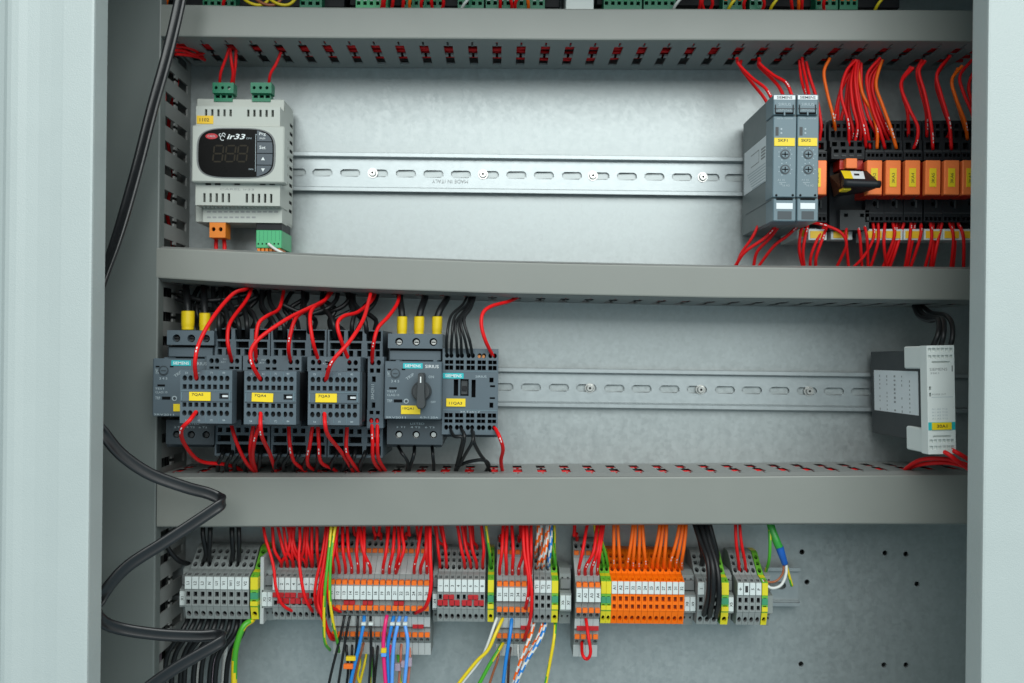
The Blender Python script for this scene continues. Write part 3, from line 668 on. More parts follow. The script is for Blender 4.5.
# upper red and orange wires of the upper row
UR=[[(737,58,55),(738.5,64,52),(752,78,62),(765,88,75),(771.5,98,80)],[(741,60,48),(741,68,46),(752,83,56),(762,95,66),(768,104,70)],
    [(759,58,55),(760,64,52),(773,75,62),(786,83,74),(792.5,97,80)],[(760,60,50),(759,66,48),(771,78,56),(779,87,66),(784,97,72)],
    [(802,57,52),(803,66,50),(806,80,58),(809.5,97,70)],[(799.5,60,48),(800,68,48),(802,82,54),(807,98,66)],
    [(806,62,46),(810,78,50),(817,100,56),(821,124,58),(820,136,56),(819,148,52)],
    [(854,60,52),(846,74,50),(838.5,100,48),(838,126,44)],[(856,60,54),(846,72,56),(841,94,60),(848,122,64),(849,146,58)],
    [(856,62,52),(851,82,58),(853,106,62),(857.5,126,62),(854.5,144,58)],[(857,61,54),(855,78,60),(858,104,64),(864,130,66),(866,148,60)],
    [(855,62,50),(848,84,48),(846,104,48),(847,124,44)],[(858,60,50),(856,86,50),(856,108,48),(856,126,44)],[(860,64,48),(858,88,50),(862,116,52),(863,132,46)],
    [(880,58,54),(867,76,56),(871,104,60),(880,130,64),(885,149,60)],[(881,60,50),(869,80,50),(873,108,54),(879,128,56),(882,142,50)],[(882,62,48),(873,80,48),(876,108,50),(884,130,52),(889,142,48)],
    [(911,67,50),(902,80,50),(903,96,52),(907.5,112,52),(908.5,137,46)],[(913,68,52),(901,84,56),(909,108,64),(917.5,126,66),(917,140,64),(913.5,149,60)],
    [(922,60,50),(917,72,50),(921,92,52),(926,112,52),(927,138,46)],[(925,61,54),(919,72,56),(925,94,60),(931,124,64),(933,150,60)],
    [(950,56,54),(937,74,58),(941,94,60),(949,122,64),(951.5,150,60)],[(948,58,50),(936,80,50),(943,108,52),(950,128,52),(947,139,46)],
    [(972,60,54),(960,76,56),(964,94,60),(973,116,60),(975,140,56)],[(979,62,52),(969,84,54),(972,104,56),(980,140,52)]]
UR+=[[(857,60,50),(850,84,50),(849,110,54),(853,130,56),(851,142,50)],[(858,62,48),(853,86,48),(858,112,52),(861,130,54),(860,143,50)],[(859,61,52),(857,82,54),(861,108,58),(867,130,60),(870,149,56)],[(856,63,48),(842,88,48),(836,110,48),(833,130,44)],
    [(883,60,48),(872,84,48),(880,112,52),(891,136,52)],[(853,62,48),(850,90,46),(842,116,46),(842,128,42)],[(861,63,50),(862,90,52),(868,116,56),(876,134,56),(874,142,50)]]
wires(UR,1.55,RED,'{o} {c} wire hanging from the topmost duct to timers and sockets, counting from empty rail','red wires above the upper row','red',marks=MK)
OW=[[(830,58,52),(824,72,50),(827,92,52),(833,116,54),(835.5,132,46)],[(857,62,50),(862,92,54),(871,110,58),(877,130,62),(877,149,60)],
    [(882,60,50),(876,84,52),(882,104,56),(890,126,62),(896.5,149,60)],[(962,66,54),(952,80,56),(956,98,58),(965,122,56),(967.5,140,50)],[(958,68,50),(952,84,50),(960,112,52),(966,132,48)]]
wires(OW,1.6,ORW,'{o} {c} wire hanging among red ones into the relay sockets, counting from the timers','orange wires above the relays','orange',marks=MK)
LR=[[(779,222,66),(766,237,64),(745,252,56),(734,268,46)],[(758,226,56),(752,238,56),(741,254,50),(735,270,44)],[(779,226,60),(770,238,56),(757,252,50),(753,270,42)],[(799,225,64),(787,236,62),(773,247,56),(756,270,44)],
    [(803,224,60),(800,236,64),(799.5,252,60),(803.5,270,50)],[(808,224,60),(804.5,240,64),(803,254,60),(804.5,270,50)],[(826,224,60),(818,238,64),(811,256,60),(810,272,50)],[(827,226,62),(822,240,66),(816,258,60),(816,272,50)],
    [(808.6,222,62),(824,225,70),(840,232,74),(846.5,243,72),(842,256,62),(834,272,50)],[(847,223,62),(846,238,66),(849,272,50)],
    [(857,223,62),(860,238,66),(862,272,50)],[(863,222,62),(867,238,68),(868,272,50)],[(873,222,62),(873.5,238,66),(864,256,60),(849,272,50)],[(878,222,62),(878,242,66),(869,272,50)],[(885,222,62),(884,244,66),(887,272,50)],
    [(893,223,62),(894,238,66),(881,272,50)],[(896.5,223,60),(894.5,244,62),(884,272,50)],[(904,223,62),(896,250,62),(888,272,50)],
    [(911,223,62),(909.5,242,66),(904,272,50)],[(914.5,223,60),(912.5,240,62),(906,272,50)],[(921,224,62),(920,238,66),(909,272,50)],
    [(930.5,223,62),(931.5,240,66),(924,272,50)],[(933,223,60),(932.5,248,62),(930.5,272,50)],[(942,223,62),(936,250,64),(932,272,50)],
    [(949.5,223,62),(953.5,238,66),(950.5,272,50)],[(952.5,223,60),(955,242,62),(952.5,272,50)],[(958,223,62),(963.5,238,66),(963.5,272,50)],[(939,223,58),(934,246,58),(929,272,48)],[(900,223,56),(893,250,56),(884.5,274,46)]]
wires(LR,1.5,RED,'{o} {c} wire dropping from sockets and timers into the middle duct, counting from empty rail','red wires below the upper row','red',marks=((.2,.23),(.25,.28)))

# ------------------------------------------------------------------ contactor row
def sq(xs,y,hw,hh,sh='r'): return [(x-hw,y-hh,x+hw,y+hh,sh) for x in xs]
def motor_switch(label, x0, x1, ty, fy, by, knob, txt, lab, dx=0.0, dy=0.0, hx=None):
    t=thing('motor_protection_switch',label,'motor switch',P((x0+x1)/2,390,0),'motor protection switches')
    tx0,tx1=hx
    cs=[tx0+(tx1-tx0)*f for f in (.2,.515,.83)]
    mb=MB(); mb.front(tx0,ty,tx1,ty+14.6,84,SIE,sq(cs,ty+8,4.0,4.0,'o'),7,HOLE,15); mb.build('terminal_block',t)
    mb=MB()
    for x in cs: mb.cylp(x+.4,ty+8.4,2.6,76,79,STEEL if knob else ANTH,12); mb.boxp(x-1.6,ty+7.9,x+2.4,ty+8.9,78.5,79.3,HOLE,0)
    mb.build('terminal_screws',t)
    mb=MB(); mb.boxp(tx0+.5,ty+15,tx1-.5,ty+28,15,74,SIED,.4); mb.boxp(tx0+1.5,ty+16.5,tx1-1.5,ty+26.6,60,80,SIE,.5); mb.boxp(tx0+2,ty+15.8,tx1-2,ty+17,70,80.5,HOLE,0); mb.build('housing',t)
    mb=MB(); mb.boxp(x0,fy,x1,fy+58,15,98,SIE,.8)
    for xx in (x0+13.5,x1-6.5): mb.boxp(xx-2,fy-1.3,xx+2,fy+.6,80,97.5,SIE,.3)
    f=mb.build('front_panel',t)
    m_=MB(); m_.cylp(x0+11,fy+12,5.0,97,98.6,SIED,22); m_.cylp(x0+11,fy+12,3.9,98,99.2,SIE,18,3.5); m_.boxp(x0+8.6,fy+11.5,x0+13.4,fy+12.6,99,99.4,SIED,0); m_.boxp(x0+3.4,fy+7.2,x0+7,fy+8.6,97,98.3,HOLE,0); m_.boxp(x0+17.5,fy+7.2,x0+21,fy+8.6,97,98.3,HOLE,0); m_.build('dial',t)
    mb=MB(); mb.boxp(x0+18.8,fy+1.8,x0+38.4,fy+7.2,97.5,98.4,TEAL,.1); te=mb.build('name_strip',t)
    mb=MB(); mb.text('SIEMENS',x0+28.6,fy+4.5,98.4,2.9,INKW,0,16,.015); mb.build('lettering',te)
    mb=MB(); mb.text('SIRIUS',x0+47.8,fy+5.1,98,3.2,INKW if knob else INKL,0,13.5)
    mb.text('LIMIT',x0+4.8,fy+12.5,98,3.2,INKL,math.pi/2,5); mb.text('3 4 5',x0+11,fy+19.8,98,2.4,INKL,0,8); mb.text('TRIP',x0+25.8,fy+15.2,98,2.8,INKL,.62,9)
    mb.text('TEST',x0+7.5,fy+30,98,1.9,INKL,0,10); mb.text('CLASS 10',x0+9,fy+33.6,98,2.2,INKL,0,12); mb.text('TRIP',x0+5.4,fy+39.4,98,2.8,INKL,0,5)
    mb.text('3RV2011',x0+11.5,fy+56,98,1.9,INKL,0,20)
    if knob: mb.text('ON',x0+47,fy+15.5,98,2.5,INKL); mb.text('OFF',x0+49,fy+40.6,98,2.0,INKL); mb.text('0.9-1.25A',x0+45,fy+56,98,1.9,INKL,0,18)
    mb.build('lettering',f)
    mb=MB(); mb.boxp(x0+9.6,fy+38,x0+18,fy+41,97,98.2,HOLE,0); mb.cylp(x0+22,fy+39.8,2.5,97,98.5,INKL,14); mb.cylp(x0+22,fy+39.8,1.5,98,98.8,SIED,12); mb.boxp(x0+5,fy+25.8,x0+12.6,fy+27.8,97,98.15,HOLE,0); mb.build('test_button',t)
    if knob:
        kx,ky=knob; m_=MB(); m_.cylp(kx,ky,10.4,97,103,ANTH,32,9.8); m_.cylp(kx,ky,9.2,103,106,ANTH,32,8.4)
        x,_,z=P(kx,ky,112); k=K(112)
        m_.prism([(x+a*k,z+c_*k) for a,c_ in ((-3.0,17.2),(-1.6,18.6),(1.6,18.6),(3.0,17.2),(3.6,0),(4.4,-14.5),(2.6,-17.4),(-2.6,-17.4),(-4.4,-14.5),(-3.6,0))],100,114,ANTH,.9)
        kn=m_.build('rotary_handle',t)
        m_=MB(); m_.boxp(kx-1.0,ky-14.8,kx+.2,ky-8.6,113,114.3,INKW,.1); m_.build('pointer_mark',kn)
    lx0,ly0,lx1,ly1=lab
    mb=MB(); mb.boxp(lx0,ly0,lx1,ly1,97.5,99,YELLOW,.1); yl=mb.build('label_plate',t)
    if txt:
        mb=MB(); mb.text(txt,(lx0+lx1)/2-2.4,ly0+3.0,99,2.9,INK,-.03,11,.01); mb.build('lettering',yl)
    mb=MB(); mb.front(tx0-1,by,tx1,by+24.5,82,SIED,sq(cs,by+14.5,3.8,3.8,'o'),7,HOLE,15)
    for x in cs: mb.cylp(x+.3,by+14.8,2.5,74,78,STEEL if knob else ANTH,12)
    mb.boxp(tx0,by+24.4,tx1-1,by+27,15,60,SIED,.3); lb=mb.build('terminal_block',t)
    mb=MB(); mb.text('2 T1   4 T2   6 T3',(tx0+tx1)/2,by+7.2,82,1.7,INKL,0,(tx1-tx0)*.7); mb.text('LISTED',(tx0+tx1)/2+2,by+3.6,82,1.9,INKL,0,14); mb.build('lettering',lb)
    return t
motor_switch('blue-grey motor switch at the upright duct, its face half hidden by contact block',152.4,213,330.4,358.6,420,None,None,(173.2,404,181,411.4),hx=(167,214))
motor_switch('blue-grey motor switch with black rotary handle between contactors',384.2,441.6,333.8,361.4,420,(421,391.5),'10QA1',(401,405.6,420.2,414.2),hx=(388,442.6))

CONX=[(214.6,270.2),(270.8,326.8),(327.4,382.8)]
FRX=[(206.6,241.6),(243,301.4),(307.4,360.4)]
CN=['nearest the upright duct','in the middle of the three','next to the handle switch']
for i in range(3):
    a,bb=CONX[i]; dy=i*.8; w3=(bb-a)/3
    t=thing('contactor','blue-grey contactor with spring terminals behind a contact block, '+CN[i],'contactor',P((a+bb)/2,390,0),'contactors')
    mb=MB(); mb.boxp(a+.4,340+dy,bb-.4,440+dy,15,66,SIED,.4); mb.build('housing',t)
    for nm,ya,yb,rows in (('top',328.6,356.6,((334.4,5.0,7.4),(344.6,3.2,6.4),(352,3.0,2.2))),('low',425,456,((430,2.4,2.2),(438.5,3.2,6.4),(449,4.6,7.4)))):
        hs=[]
        for y,hh,hw in rows:
            for p in range(3):
                cxm=a+w3*(p+.5)
                if hw>5: hs.append((cxm-hw,y+dy-hh,cxm+hw,y+dy+hh,'r'))
                else: hs += sq((cxm-4,cxm+4.2),y+dy,hw,hh)
        mb=MB(); mb.front(a+.2,ya+dy,bb-.2,yb+dy,78,SIE,hs,9,HOLE,15); 
        mb.build('terminal_block',t)
    fa,fb=FRX[i]
    mb=MB(); mb.boxp(fa+.3,369.8+dy,fb-.3,425.5+dy,60,108,SIED,.5); mb.build('front_body',t)
    n_=2 if fb-fa<40 else 3
    if i==0: hx_=[211.5,217,231.5,237]
    elif i==1: hx_=[249.5,256,267.8,274.4,290.6,297.2]
    else: hx_=[313,319.3,327.5,349.4,355.6]
    mb=MB(); mb.front(fa,355.4+dy,fb,370+dy,104,SIE,sq(hx_,360.9+dy,2.3,2.7,'o')+sq(hx_,367.8+dy,2.2,1.3),6,HOLE,60); cb=mb.build('coil_terminal',t)
    mb=MB()
    for x in (sum(hx_[:2])/2+9,): mb.text('A1+',x,362+dy,104,1.8,INKL,0,5); mb.text('NO',x+2,359+dy,104,1.6,INKL,0,4)
    mb.build('lettering',cb)
AX=[(180,232,370),(244.2,296.2,371),(308,359.6,371.6)]
AT=['7QA5','7QA4','7QA3']
HXB=[4.5,10.4,16.4,22.5,29,34.8,41,47]
for i,(a,bb,y0) in enumerate(AX):
    t=thing('auxiliary_contact_block','blue-grey contact block with yellow label clipped on the contactor '+CN[i],'contact block',P((a+bb)/2,396,108),'contact blocks')
    mb=MB(); mb.boxp(a+1,y0+1.5,bb-.2,y0+51.5,106,136,BLACK,.4); mb.build('housing',t)
    r1=[a+x for x in HXB]
    hs=sq(r1,y0+8.2,2.35,2.9,'o')+sq(r1,y0+16.8,2.0,2.35)+sq(r1,y0+34.8,2.0,2.2)+sq(r1,y0+43.2,2.35,2.9,'o')+[(a+39.2,y0+23.2,a+48.2,y0+28.6,'r')]
    mb=MB(); mb.front(a,y0,bb,y0+53.4,140,SIE,hs,7,HOLE,128)
    for j in range(1,4): x=a+(bb-a)*j/4; mb.boxp(x-.25,y0+1,x+.25,y0+19.4,139.8,140.3,SIEG,0); mb.boxp(x-.25,y0+32.4,x+.25,y0+52,139.8,140.3,SIEG,0)
    mb.boxp(a+.6,y0+20.6,bb-.6,y0+21.3,139.8,140.4,SIEG,0); mb.boxp(a+.6,y0+31.2,bb-.6,y0+31.9,139.8,140.4,SIED,0); mb.boxp(a+1,y0+21.8,a+2.2,y0+30.6,139.8,140.5,SIEG,.1); mb.boxp(bb-3,y0+21.8,bb-1.8,y0+30.6,139.8,140.5,SIEG,.1)
    mb.boxp(a+42.2,y0+25,a+48,y0+27.2,134,138,PAPER,.1)
    f=mb.build('terminal_face',t)
    mb=MB()
    for j,(s1,s2) in enumerate((('53','54'),('61','62'),('71','72'),('83','84'))): x=a+6.6+j*12.4; mb.text(s1,x,y0+2.8,140,1.9,INKL); mb.text(s2,x,y0+50.3,140,1.9,INKL)
    mb.build('lettering',f)
    lx=a+(9.0 if i==0 else 7.4)
    mb=MB(); k=K(141)
    mb.boxp(lx,y0+22,lx+21.4,y0+30.8,139.6,141,YELLOW,.1); yl=mb.build('label_plate',t)
    mb=MB(); mb.text(AT[i],lx+8.6,y0+24.7,141,3.0,INK,-.02 if i==1 else 0,11.6,.012); mb.build('lettering',yl)
    if i==1: yl.rotation_euler=(0,.03,0)
# narrow side block
t=thing('auxiliary_contact_block','narrow blue-grey contact block between the last contactor and the handle switch','contact block',P(376,392,15),'contact blocks')
mb=MB(); mb.front(367.6,356.6,383.6,428,92,SIE,sq((372,378.4),362.6,2.3,2.8,'o')+sq((371.6,378),370.6,2,2.2)+[(371.8,376.4,375.6,382,'r'),(371.8,402.4,375.4,408,'r')]+sq((371.6,378),412.6,2,1.8)+sq((371.6,377.4),420.4,2.3,2.8,'o'),6,HOLE,15)
mb.boxp(366.8,409.6,368.4,428,60,92.4,SIE,.2); f=mb.build('terminal_face',t)
mb=MB(); mb.text('3RH2911',372.6,392,92,3.0,INKL,math.pi/2,15); mb.build('lettering',f)

# plain contactor at the end of the group
t=thing('contactor','blue-grey contactor with teal name strip, facing the empty rail stretch','contactor',P(470,392,0),'contactors')
X10=[446.6,450.9,457.3,461.5,468.2,472.5,479.2,483.5,490.0,494.4]
hs=sq(X10,355.6,2.1,2.5,'o')+sq(X10,362.2,1.95,1.9)+sq(X10,367.8,1.95,2.2)+sq(X10,415.4,1.95,2.2)+sq(X10,421.2,1.95,1.8)+sq(X10,427.6,2.1,2.6,'o')
hs+=[(453.6,379.6,458.2,396,'r'),(471.4,379.6,475.6,397.4,'r'),(460.2,379.2,468.6,396,'r')]+[(489.2,377.4,493.4,382.2,'r'),(490,385,495,387,'r'),(489.8,397,495,398.8,'r'),(489.6,402.4,493.4,407.6,'r')]
mb=MB(); mb.front(442.2,348.6,498,434.6,84,SIE,hs,7,HOLE,15)
for j in range(1,5): x=(X10[2*j-1]+X10[2*j])/2; mb.boxp(x-.25,350,x+.25,370.4,83.8,84.3,SIEG,0); mb.boxp(x-.25,413,x+.25,432.6,83.8,84.3,SIEG,0)
mb.boxp(443,371.2,497.4,371.8,83.8,84.3,SIEG,0); mb.boxp(443,409.8,497.4,410.6,83.8,84.3,SIEG,0)
mb.cylp(479.2,356.4,1.6,78,80,COPPER,8); mb.cylp(483.5,356.4,1.6,78,80,COPPER,8)
f=mb.build('front_panel',t)
mb=MB(); mb.boxp(461,380.4,467.8,394.6,70,81,ANTH,.3); mb.boxp(462.2,386,466.6,391,80,82,BLACK,.2); mb.build('contact_carrier',t)
mb=MB(); mb.boxp(443,373,463.6,378.6,83.5,84.6,TEAL,.1); te=mb.build('name_strip',t)
mb=MB(); mb.text('SIEMENS',453.4,375.8,84.6,3.0,INKW,0,16.5,.015); mb.build('lettering',te)
mb=MB(); mb.text('SIRIUS',481,376.6,84,2.2,INKL,0,11); mb.text('3RT2017',470,411.8,84,1.6,INKL,0,20); mb.build('lettering',f)
mb=MB(); mb.boxp(446.2,398.6,465.4,406.6,83.6,85,YELLOW,.1); yl=mb.build('label_plate',t)
mb=MB(); mb.text('11QA3',455.6,403.4,85,3.2,INK,0,13,.01); mb.build('lettering',yl)
mb=MB(); mb.boxp(442.6,434,497.6,437,15,60,SIED,.3); mb.build('housing',t)

# safety relay on the right
t=thing('safety_relay','white and charcoal safety relay with paper side label, ending the middle rail','safety relay',P(938,400,0))
FX0,FX1=920.6,948.6
mb=MB(); mb.boxp(FX0+1,352,FX1-.5,444,9,106,ANTH,.6); 
mb.build('housing',t)
mb=MB(); mb.boxp(FX0,347,FX1,370,78,113,WHITEP,1.0); mb.build('white_cover',t); mb=MB(); mb.boxp(FX0,430,FX1,454.6,78,113,WHITEP,1.0); mb.build('white_cover',t)
H6=[FX0+3.2+j*4.35 for j in range(6)]
mb=MB(); mb.front(FX0,346.6,FX1,455,115,WHITEP,sq(H6,358,1.7,1.7)+sq(H6,351.2,1.8,1.9)+sq(H6,442,1.7,1.7)+sq(H6,448.6,1.8,1.9)+[(FX0+5,362.4,FX1-4.6,364.2,'r'),(FX0+5,436.4,FX1-4.6,438.2,'r'),(FX0+2,387.4,FX0+3.9,391,'r'),(FX0+2,393.8,FX0+3.9,397.4,'r')],5,HOLE,105); f=mb.build('front_panel',t)
mb=MB(); mb.text('SIEMENS',FX0+12,370.4,115,2.8,INKG,0,18); mb.text('3SK1',FX0+8,374.2,115,1.8,INKG,0,9); mb.boxp(FX0+4.5,398,FX1-2,398.4,114.9,115.2,INKL,0); mb.text('POWER OUT',FX0+12,395.4,115,1.7,INKG,0,14); mb.boxp(FX1-2.2,367,FX1-1.6,373,114.9,115.2,INK,0)
for j in range(4): mb.text('A1 A2 Y12',FX0+12,410+j*3.2,115,1.6,INKL,0,16)
mb.build('lettering',f)
mb=MB(); mb.boxp(FX0+.4,423.2,FX1-.4,431,114.4,115.5,TEAL,.1); mb.boxp(FX0+4.2,423.6,FX1-4,430.8,115.3,116.3,YELLOW,.1); yl=mb.build('label_plate',t)
mb=MB(); mb.text('30A1',(FX0+FX1)/2,427.2,116.3,3.2,INK,0,10.5,.01); mb.build('lettering',yl)
X=P(FX0+1,400,106)[0]; za=P(877,371,20)[2]; zb=P(877,411,20)[2]
mb=MB(); mb.box(X-.6,X-.1,-92,-16,zb,za,PAPER); sl=mb.build('side_label',t)
mb=MB()
for j in range(5):
    y=-(27+j*13)
    for q in range(9):
        z=za-4-q*3.6; 
        if rnd.random()<.8: mb.box(X-.72,X-.62,y-(.6 if j!=2 else 2.2),y+.6,z-1.2-rnd.random(),z,INKG)
mb.build('lettering',sl)
t.rotation_euler=(0,-.030,.036); t.location.z+=.0028

# wires of the contactor row
KR=[([(251,284,48),(246,289,66),(233,294,100),(214,316,132),(200,341,146),(195,362,150),(196.4,380,138)],'front red wire arching from the middle duct to the contact block nearest the upright duct'),
    ([(252,286,48),(247,299,72),(231,321,104),(227.5,336,112),(229,350,112),(232,362,100)],'red wire beside the front arch, ending on the coil of the contactor nearest the duct'),
    ([(330,290,46),(325,300,66),(309,308,100),(287,319,130),(261,337,146),(251,351,150),(252.5,365,150),(260.6,380,138)],'long red wire sweeping sideways to the middle contact block'),
    ([(284,288,44),(282,300,52),(278,310,74),(267,316,100),(258.5,324,110),(255.5,344,112),(256.2,362,100)],'kinked red wire ending on the middle contactor coil'),
    ([(332,290,44),(322,303,66),(307,310,90),(296,318,108),(290.5,334,114),(288.6,350,112),(290.8,362,100)],'red wire crossing behind the sweeping one to the middle contactor'),
    ([(334,289,44),(326,299,60),(314,307,92),(310,318,110),(313,342,114),(319,362,100)],'straight red wire with white print reaching the third contactor coil'),
    ([(376,290,44),(372,300,58),(358,312,86),(344,316,106),(337.5,324,114),(341,340,114),(349.5,362,100)],'bent red wire crossing behind to the third contactor coil'),
    ([(372,288,46),(369,300,86),(363,320,126),(350,341,146),(332,362,152),(325.6,381,138)],'red wire slanting across to the contact block beside the handle switch'),
    ([(400,292,46),(397,304,70),(388,317,90),(378,328,100),(373.5,344,104),(371.8,364,88)],'red wire dropping to the narrow contact block'),
    ([(522,294,46),(510,301,60),(492,306,84),(483,313,92),(481.5,326,96),(486,342,94),(493.6,357,80)],'red wire curling to the contactor beside the empty rail')]
for p,l_ in KR: wire(p,1.75,RED,l_,'red wires above the contactors',marks=((.82,.835),(.845,.86)))
KL=[([(196.6,411,138),(190,420,150),(181.5,430,146),(184.5,444,122),(200,461,90),(226,464.5,70),(242,471,50),(246,480,44)],'red wire bending round under the contact block nearest the upright duct'),
    ([(230,420,96),(236,441,100),(246,462,84),(258,475,52)],'slanting red wire below the contactor nearest the duct'),
    ([(254.4,420,96),(250.2,447,98),(252,464,76),(256,476,48)],'rear red wire below the middle contact block'),
    ([(259.5,424,120),(254.8,440,114),(252.8,458,90),(258,476,50)],'second red wire below the middle contact block, crossing the front one'),
    ([(260.8,412,138),(260.5,425,146),(262.5,438,136),(270,454,96),(277,476,48)],'front red wire leaving the middle contact block downwards'),
    ([(288.6,420,96),(289.8,444,98),(294,461,82),(304,470,62),(312,478,44)],'red wire below the middle contactor, curving away to the handle switch'),
    ([(313.4,420,96),(310,444,98),(307.4,460,84),(311,468,66),(326,474,44)],'rear red wire below the third contactor, nearest the middle one'),
    ([(317.6,420,96),(319,444,98),(321,462,84),(333,469,62),(342,476,44)],'red wire below the third contactor bending flat along the duct'),
    ([(324.6,412,138),(325,424,146),(328.5,436,136),(342,453,96),(357,478,46)],'front red wire leaving the contact block beside the handle switch'),
    ([(347.6,420,96),(346.2,448,98),(351,461,84),(363,476,46)],'red wire below the third contactor, nearest the handle switch'),
    ([(371.6,419,88),(372.6,440,96),(373.4,460,84),(382,472,50)],'red wire under the narrow contact block, farther from the handle'),
    ([(377.4,419,88),(377.4,440,96),(378.4,458,84),(386,472,50)],'red wire under the narrow contact block, nearer the handle'),
    ([(494,426,80),(499.6,437,92),(503,449,84),(501,461,66),(503,474,44)],'red wire leaving the foot of the contactor beside the empty rail')]
for p,l_ in KL: wire(p,1.75,RED,l_,'red wires below the contactors',marks=((.3,.325),(.34,.37)))
BK=[]
for i,(xs_,xe) in enumerate(((214,219),(222,228),(228,239),(240,247),(246,257),(262,275),(270,284),(304,309),(322,334),(352,352),(354,366))):
    BK.append([(xs_+rnd.uniform(-3,3),286,40),(xs_,300+rnd.uniform(0,6),50),((xs_+xe)/2+2,314+rnd.uniform(-3,3),72),(xe,326,80),(xe+.6,338,72)])
for i in range(13):
    x=196+i*14.5+rnd.uniform(-5,5)
    BK.append([(x+rnd.uniform(-16,16),286,30),(x+rnd.uniform(-10,10),298,40),(x+rnd.uniform(-12,12),309,46),(x+rnd.uniform(-9,9),320,50),(x,330,62),(x+1,340,68)])
BK.append([(281,304,54),(300,312,50),(320,313,48),(340,308,48),(350,298,44),(352,288,40)]); BK.append([(306,316,60),(326,309,58),(336,300,50),(338,290,44)]); BK.append([(352,312,60),(364,312,58),(374,304,52),(378,292,44)])
BK.append([(180,292,46),(200,300,50),(226,299,48),(250,294,44)]); BK.append([(176,298,40),(196,306,44),(216,310,48),(238,306,48),(258,296,44)])
wires(BK,2.3,BLKW,'{o} thick {c} wire behind the red ones above the contactors, counting from the upright duct','black wires above the contactors','black')
BL=[]
for i,x in enumerate((224,233,242,252,262,281,291,300,310,320,338,347,356,366)):
    BL.append([(x,449,72),(x-2,456,84),(x-5+rnd.uniform(-3,3),464,74),(x-6,474,50)])
wires(BL,2.0,BLKW,'{o} {c} wire in the dark below the contactors, counting from the upright duct','black wires below the contactors','black')
# ferruled cables
def fcable(label, px, y0, y1, wpx, d, up):
    t=thing('motor_cable',label,'cable',P(px,y1,d),'ferruled motor cables')
    mb=MB(); mb.tube(wpts(up),2.9,BLKW,10,6); mb.build('cable',t)
    mb=MB(); r=wpx/2*K(d)
    mb.tube([P(px,y0,d),P(px,y0+4,d),P(px-.2,y1-5,d),P(px-.2,y1,d)],lambda f:r*(1.0 if f<.7 else .93),FERR,14,4); mb.build('ferrule',t)
    return t
fcable('black cable with yellow ferrule above the motor switch nearest the frame, outer one',188,311,330,13,64,[(186,286,40),(187,300,58),(188,313,64)])
fcable('black cable with yellow ferrule above the motor switch nearest the frame, inner one',205,313,331,11,64,[(204,286,40),(204,302,58),(205,315,64)])
for i,(x,tp) in enumerate(((402.2,400),(419.2,425),(437.2,447))):
    fcable(('first','second','third')[i]+' yellow-ferruled black cable above the handle switch, counting from the contact blocks',x,316.4,335,10.4,70,[(tp+1,288,44),(tp,298,52),(x+ (tp-x)*.35,309,66),(x,318,70)])
C6=[[(470,290,44),(463,304,64),(451,316,84),(447,336,94),(446.4,357,80)],[(472,290,44),(467,304,66),(455,316,88),(452,336,96),(451,357,80)],[(473,290,46),(466,308,70),(456,322,92),(456.5,340,96),(457.4,357,80)],
    [(474,290,44),(468,308,72),(459,322,92),(461,340,96),(461.6,357,80)],[(475,290,46),(469,308,74),(461,322,94),(465,340,96),(468.4,357,80)],[(477,290,44),(471,308,76),(464,320,94),(470,342,96),(472.6,357,80)]]
wires(C6,1.4,BLKW,'{o} thin {c} wire fanning into the plain end contactor, counting from the handle switch','black wires of the end contactor','black')
C7=[[(449.8,428,80),(454,436,92),(462.5,438,94),(460,452,80),(455,472,48)],[(460.6,428,80),(464.4,436,92),(462,450,84),(456,472,48)],[(471.4,428,80),(473,440,94),(465,455,82),(457,470,50)],[(473,432,84),(474,442,92),(480,454,80),(486,462,66),(490,472,46)],[(456,467,58),(468,462,68),(483,460,72),(489,465,62),(484,474,44)],
    [(398,446,58),(402,453,72),(408,463,66),(406,474,46)],[(414.5,446,58),(414,454,70),(411,464,64),(408,474,46)],[(432,446,58),(433,456,70),(434,474,46)]]
wires(C7,1.7,BLKW,'{o} {c} wire looping below the end contactor and the handle switch, from the duct','black wires below the end contactor','black')
SR=[[(914,306,44),(919,316,60),(930,320.5,80),(938,320,96),(938,334,112),(930,352,106)],[(917,305,44),(923,314,60),(934,318,84),(943,320,100),(943.4,336,114),(938.6,352,106)],[(922,306,44),(932,313,66),(945,315,90),(952,324,106),(952,340,114),(947,351.6,106)]]
wires(SR,2.3,BLKW,'{o} {c} wire looping from the duct to the white safety relay, counting towards the frame','black wires of the safety relay','black')
S2=[[(938,449,106),(948,454,120),(960,463,118),(982,478,100)],[(947,448,106),(956,452,118),(968,459,116),(984,468,100)],[(902,474,52),(908,467,64),(922,459.5,82),(946,459,94),(968,465,96),(984,468,90)],[(901,476,48),(910,468,60),(926,463.6,80),(950,463,90),(970,468,92),(984,472,90)]]
wires(S2,1.9,RED,'{o} {c} wire at the foot of the white safety relay, counting from its terminals','red wires of the safety relay','red')

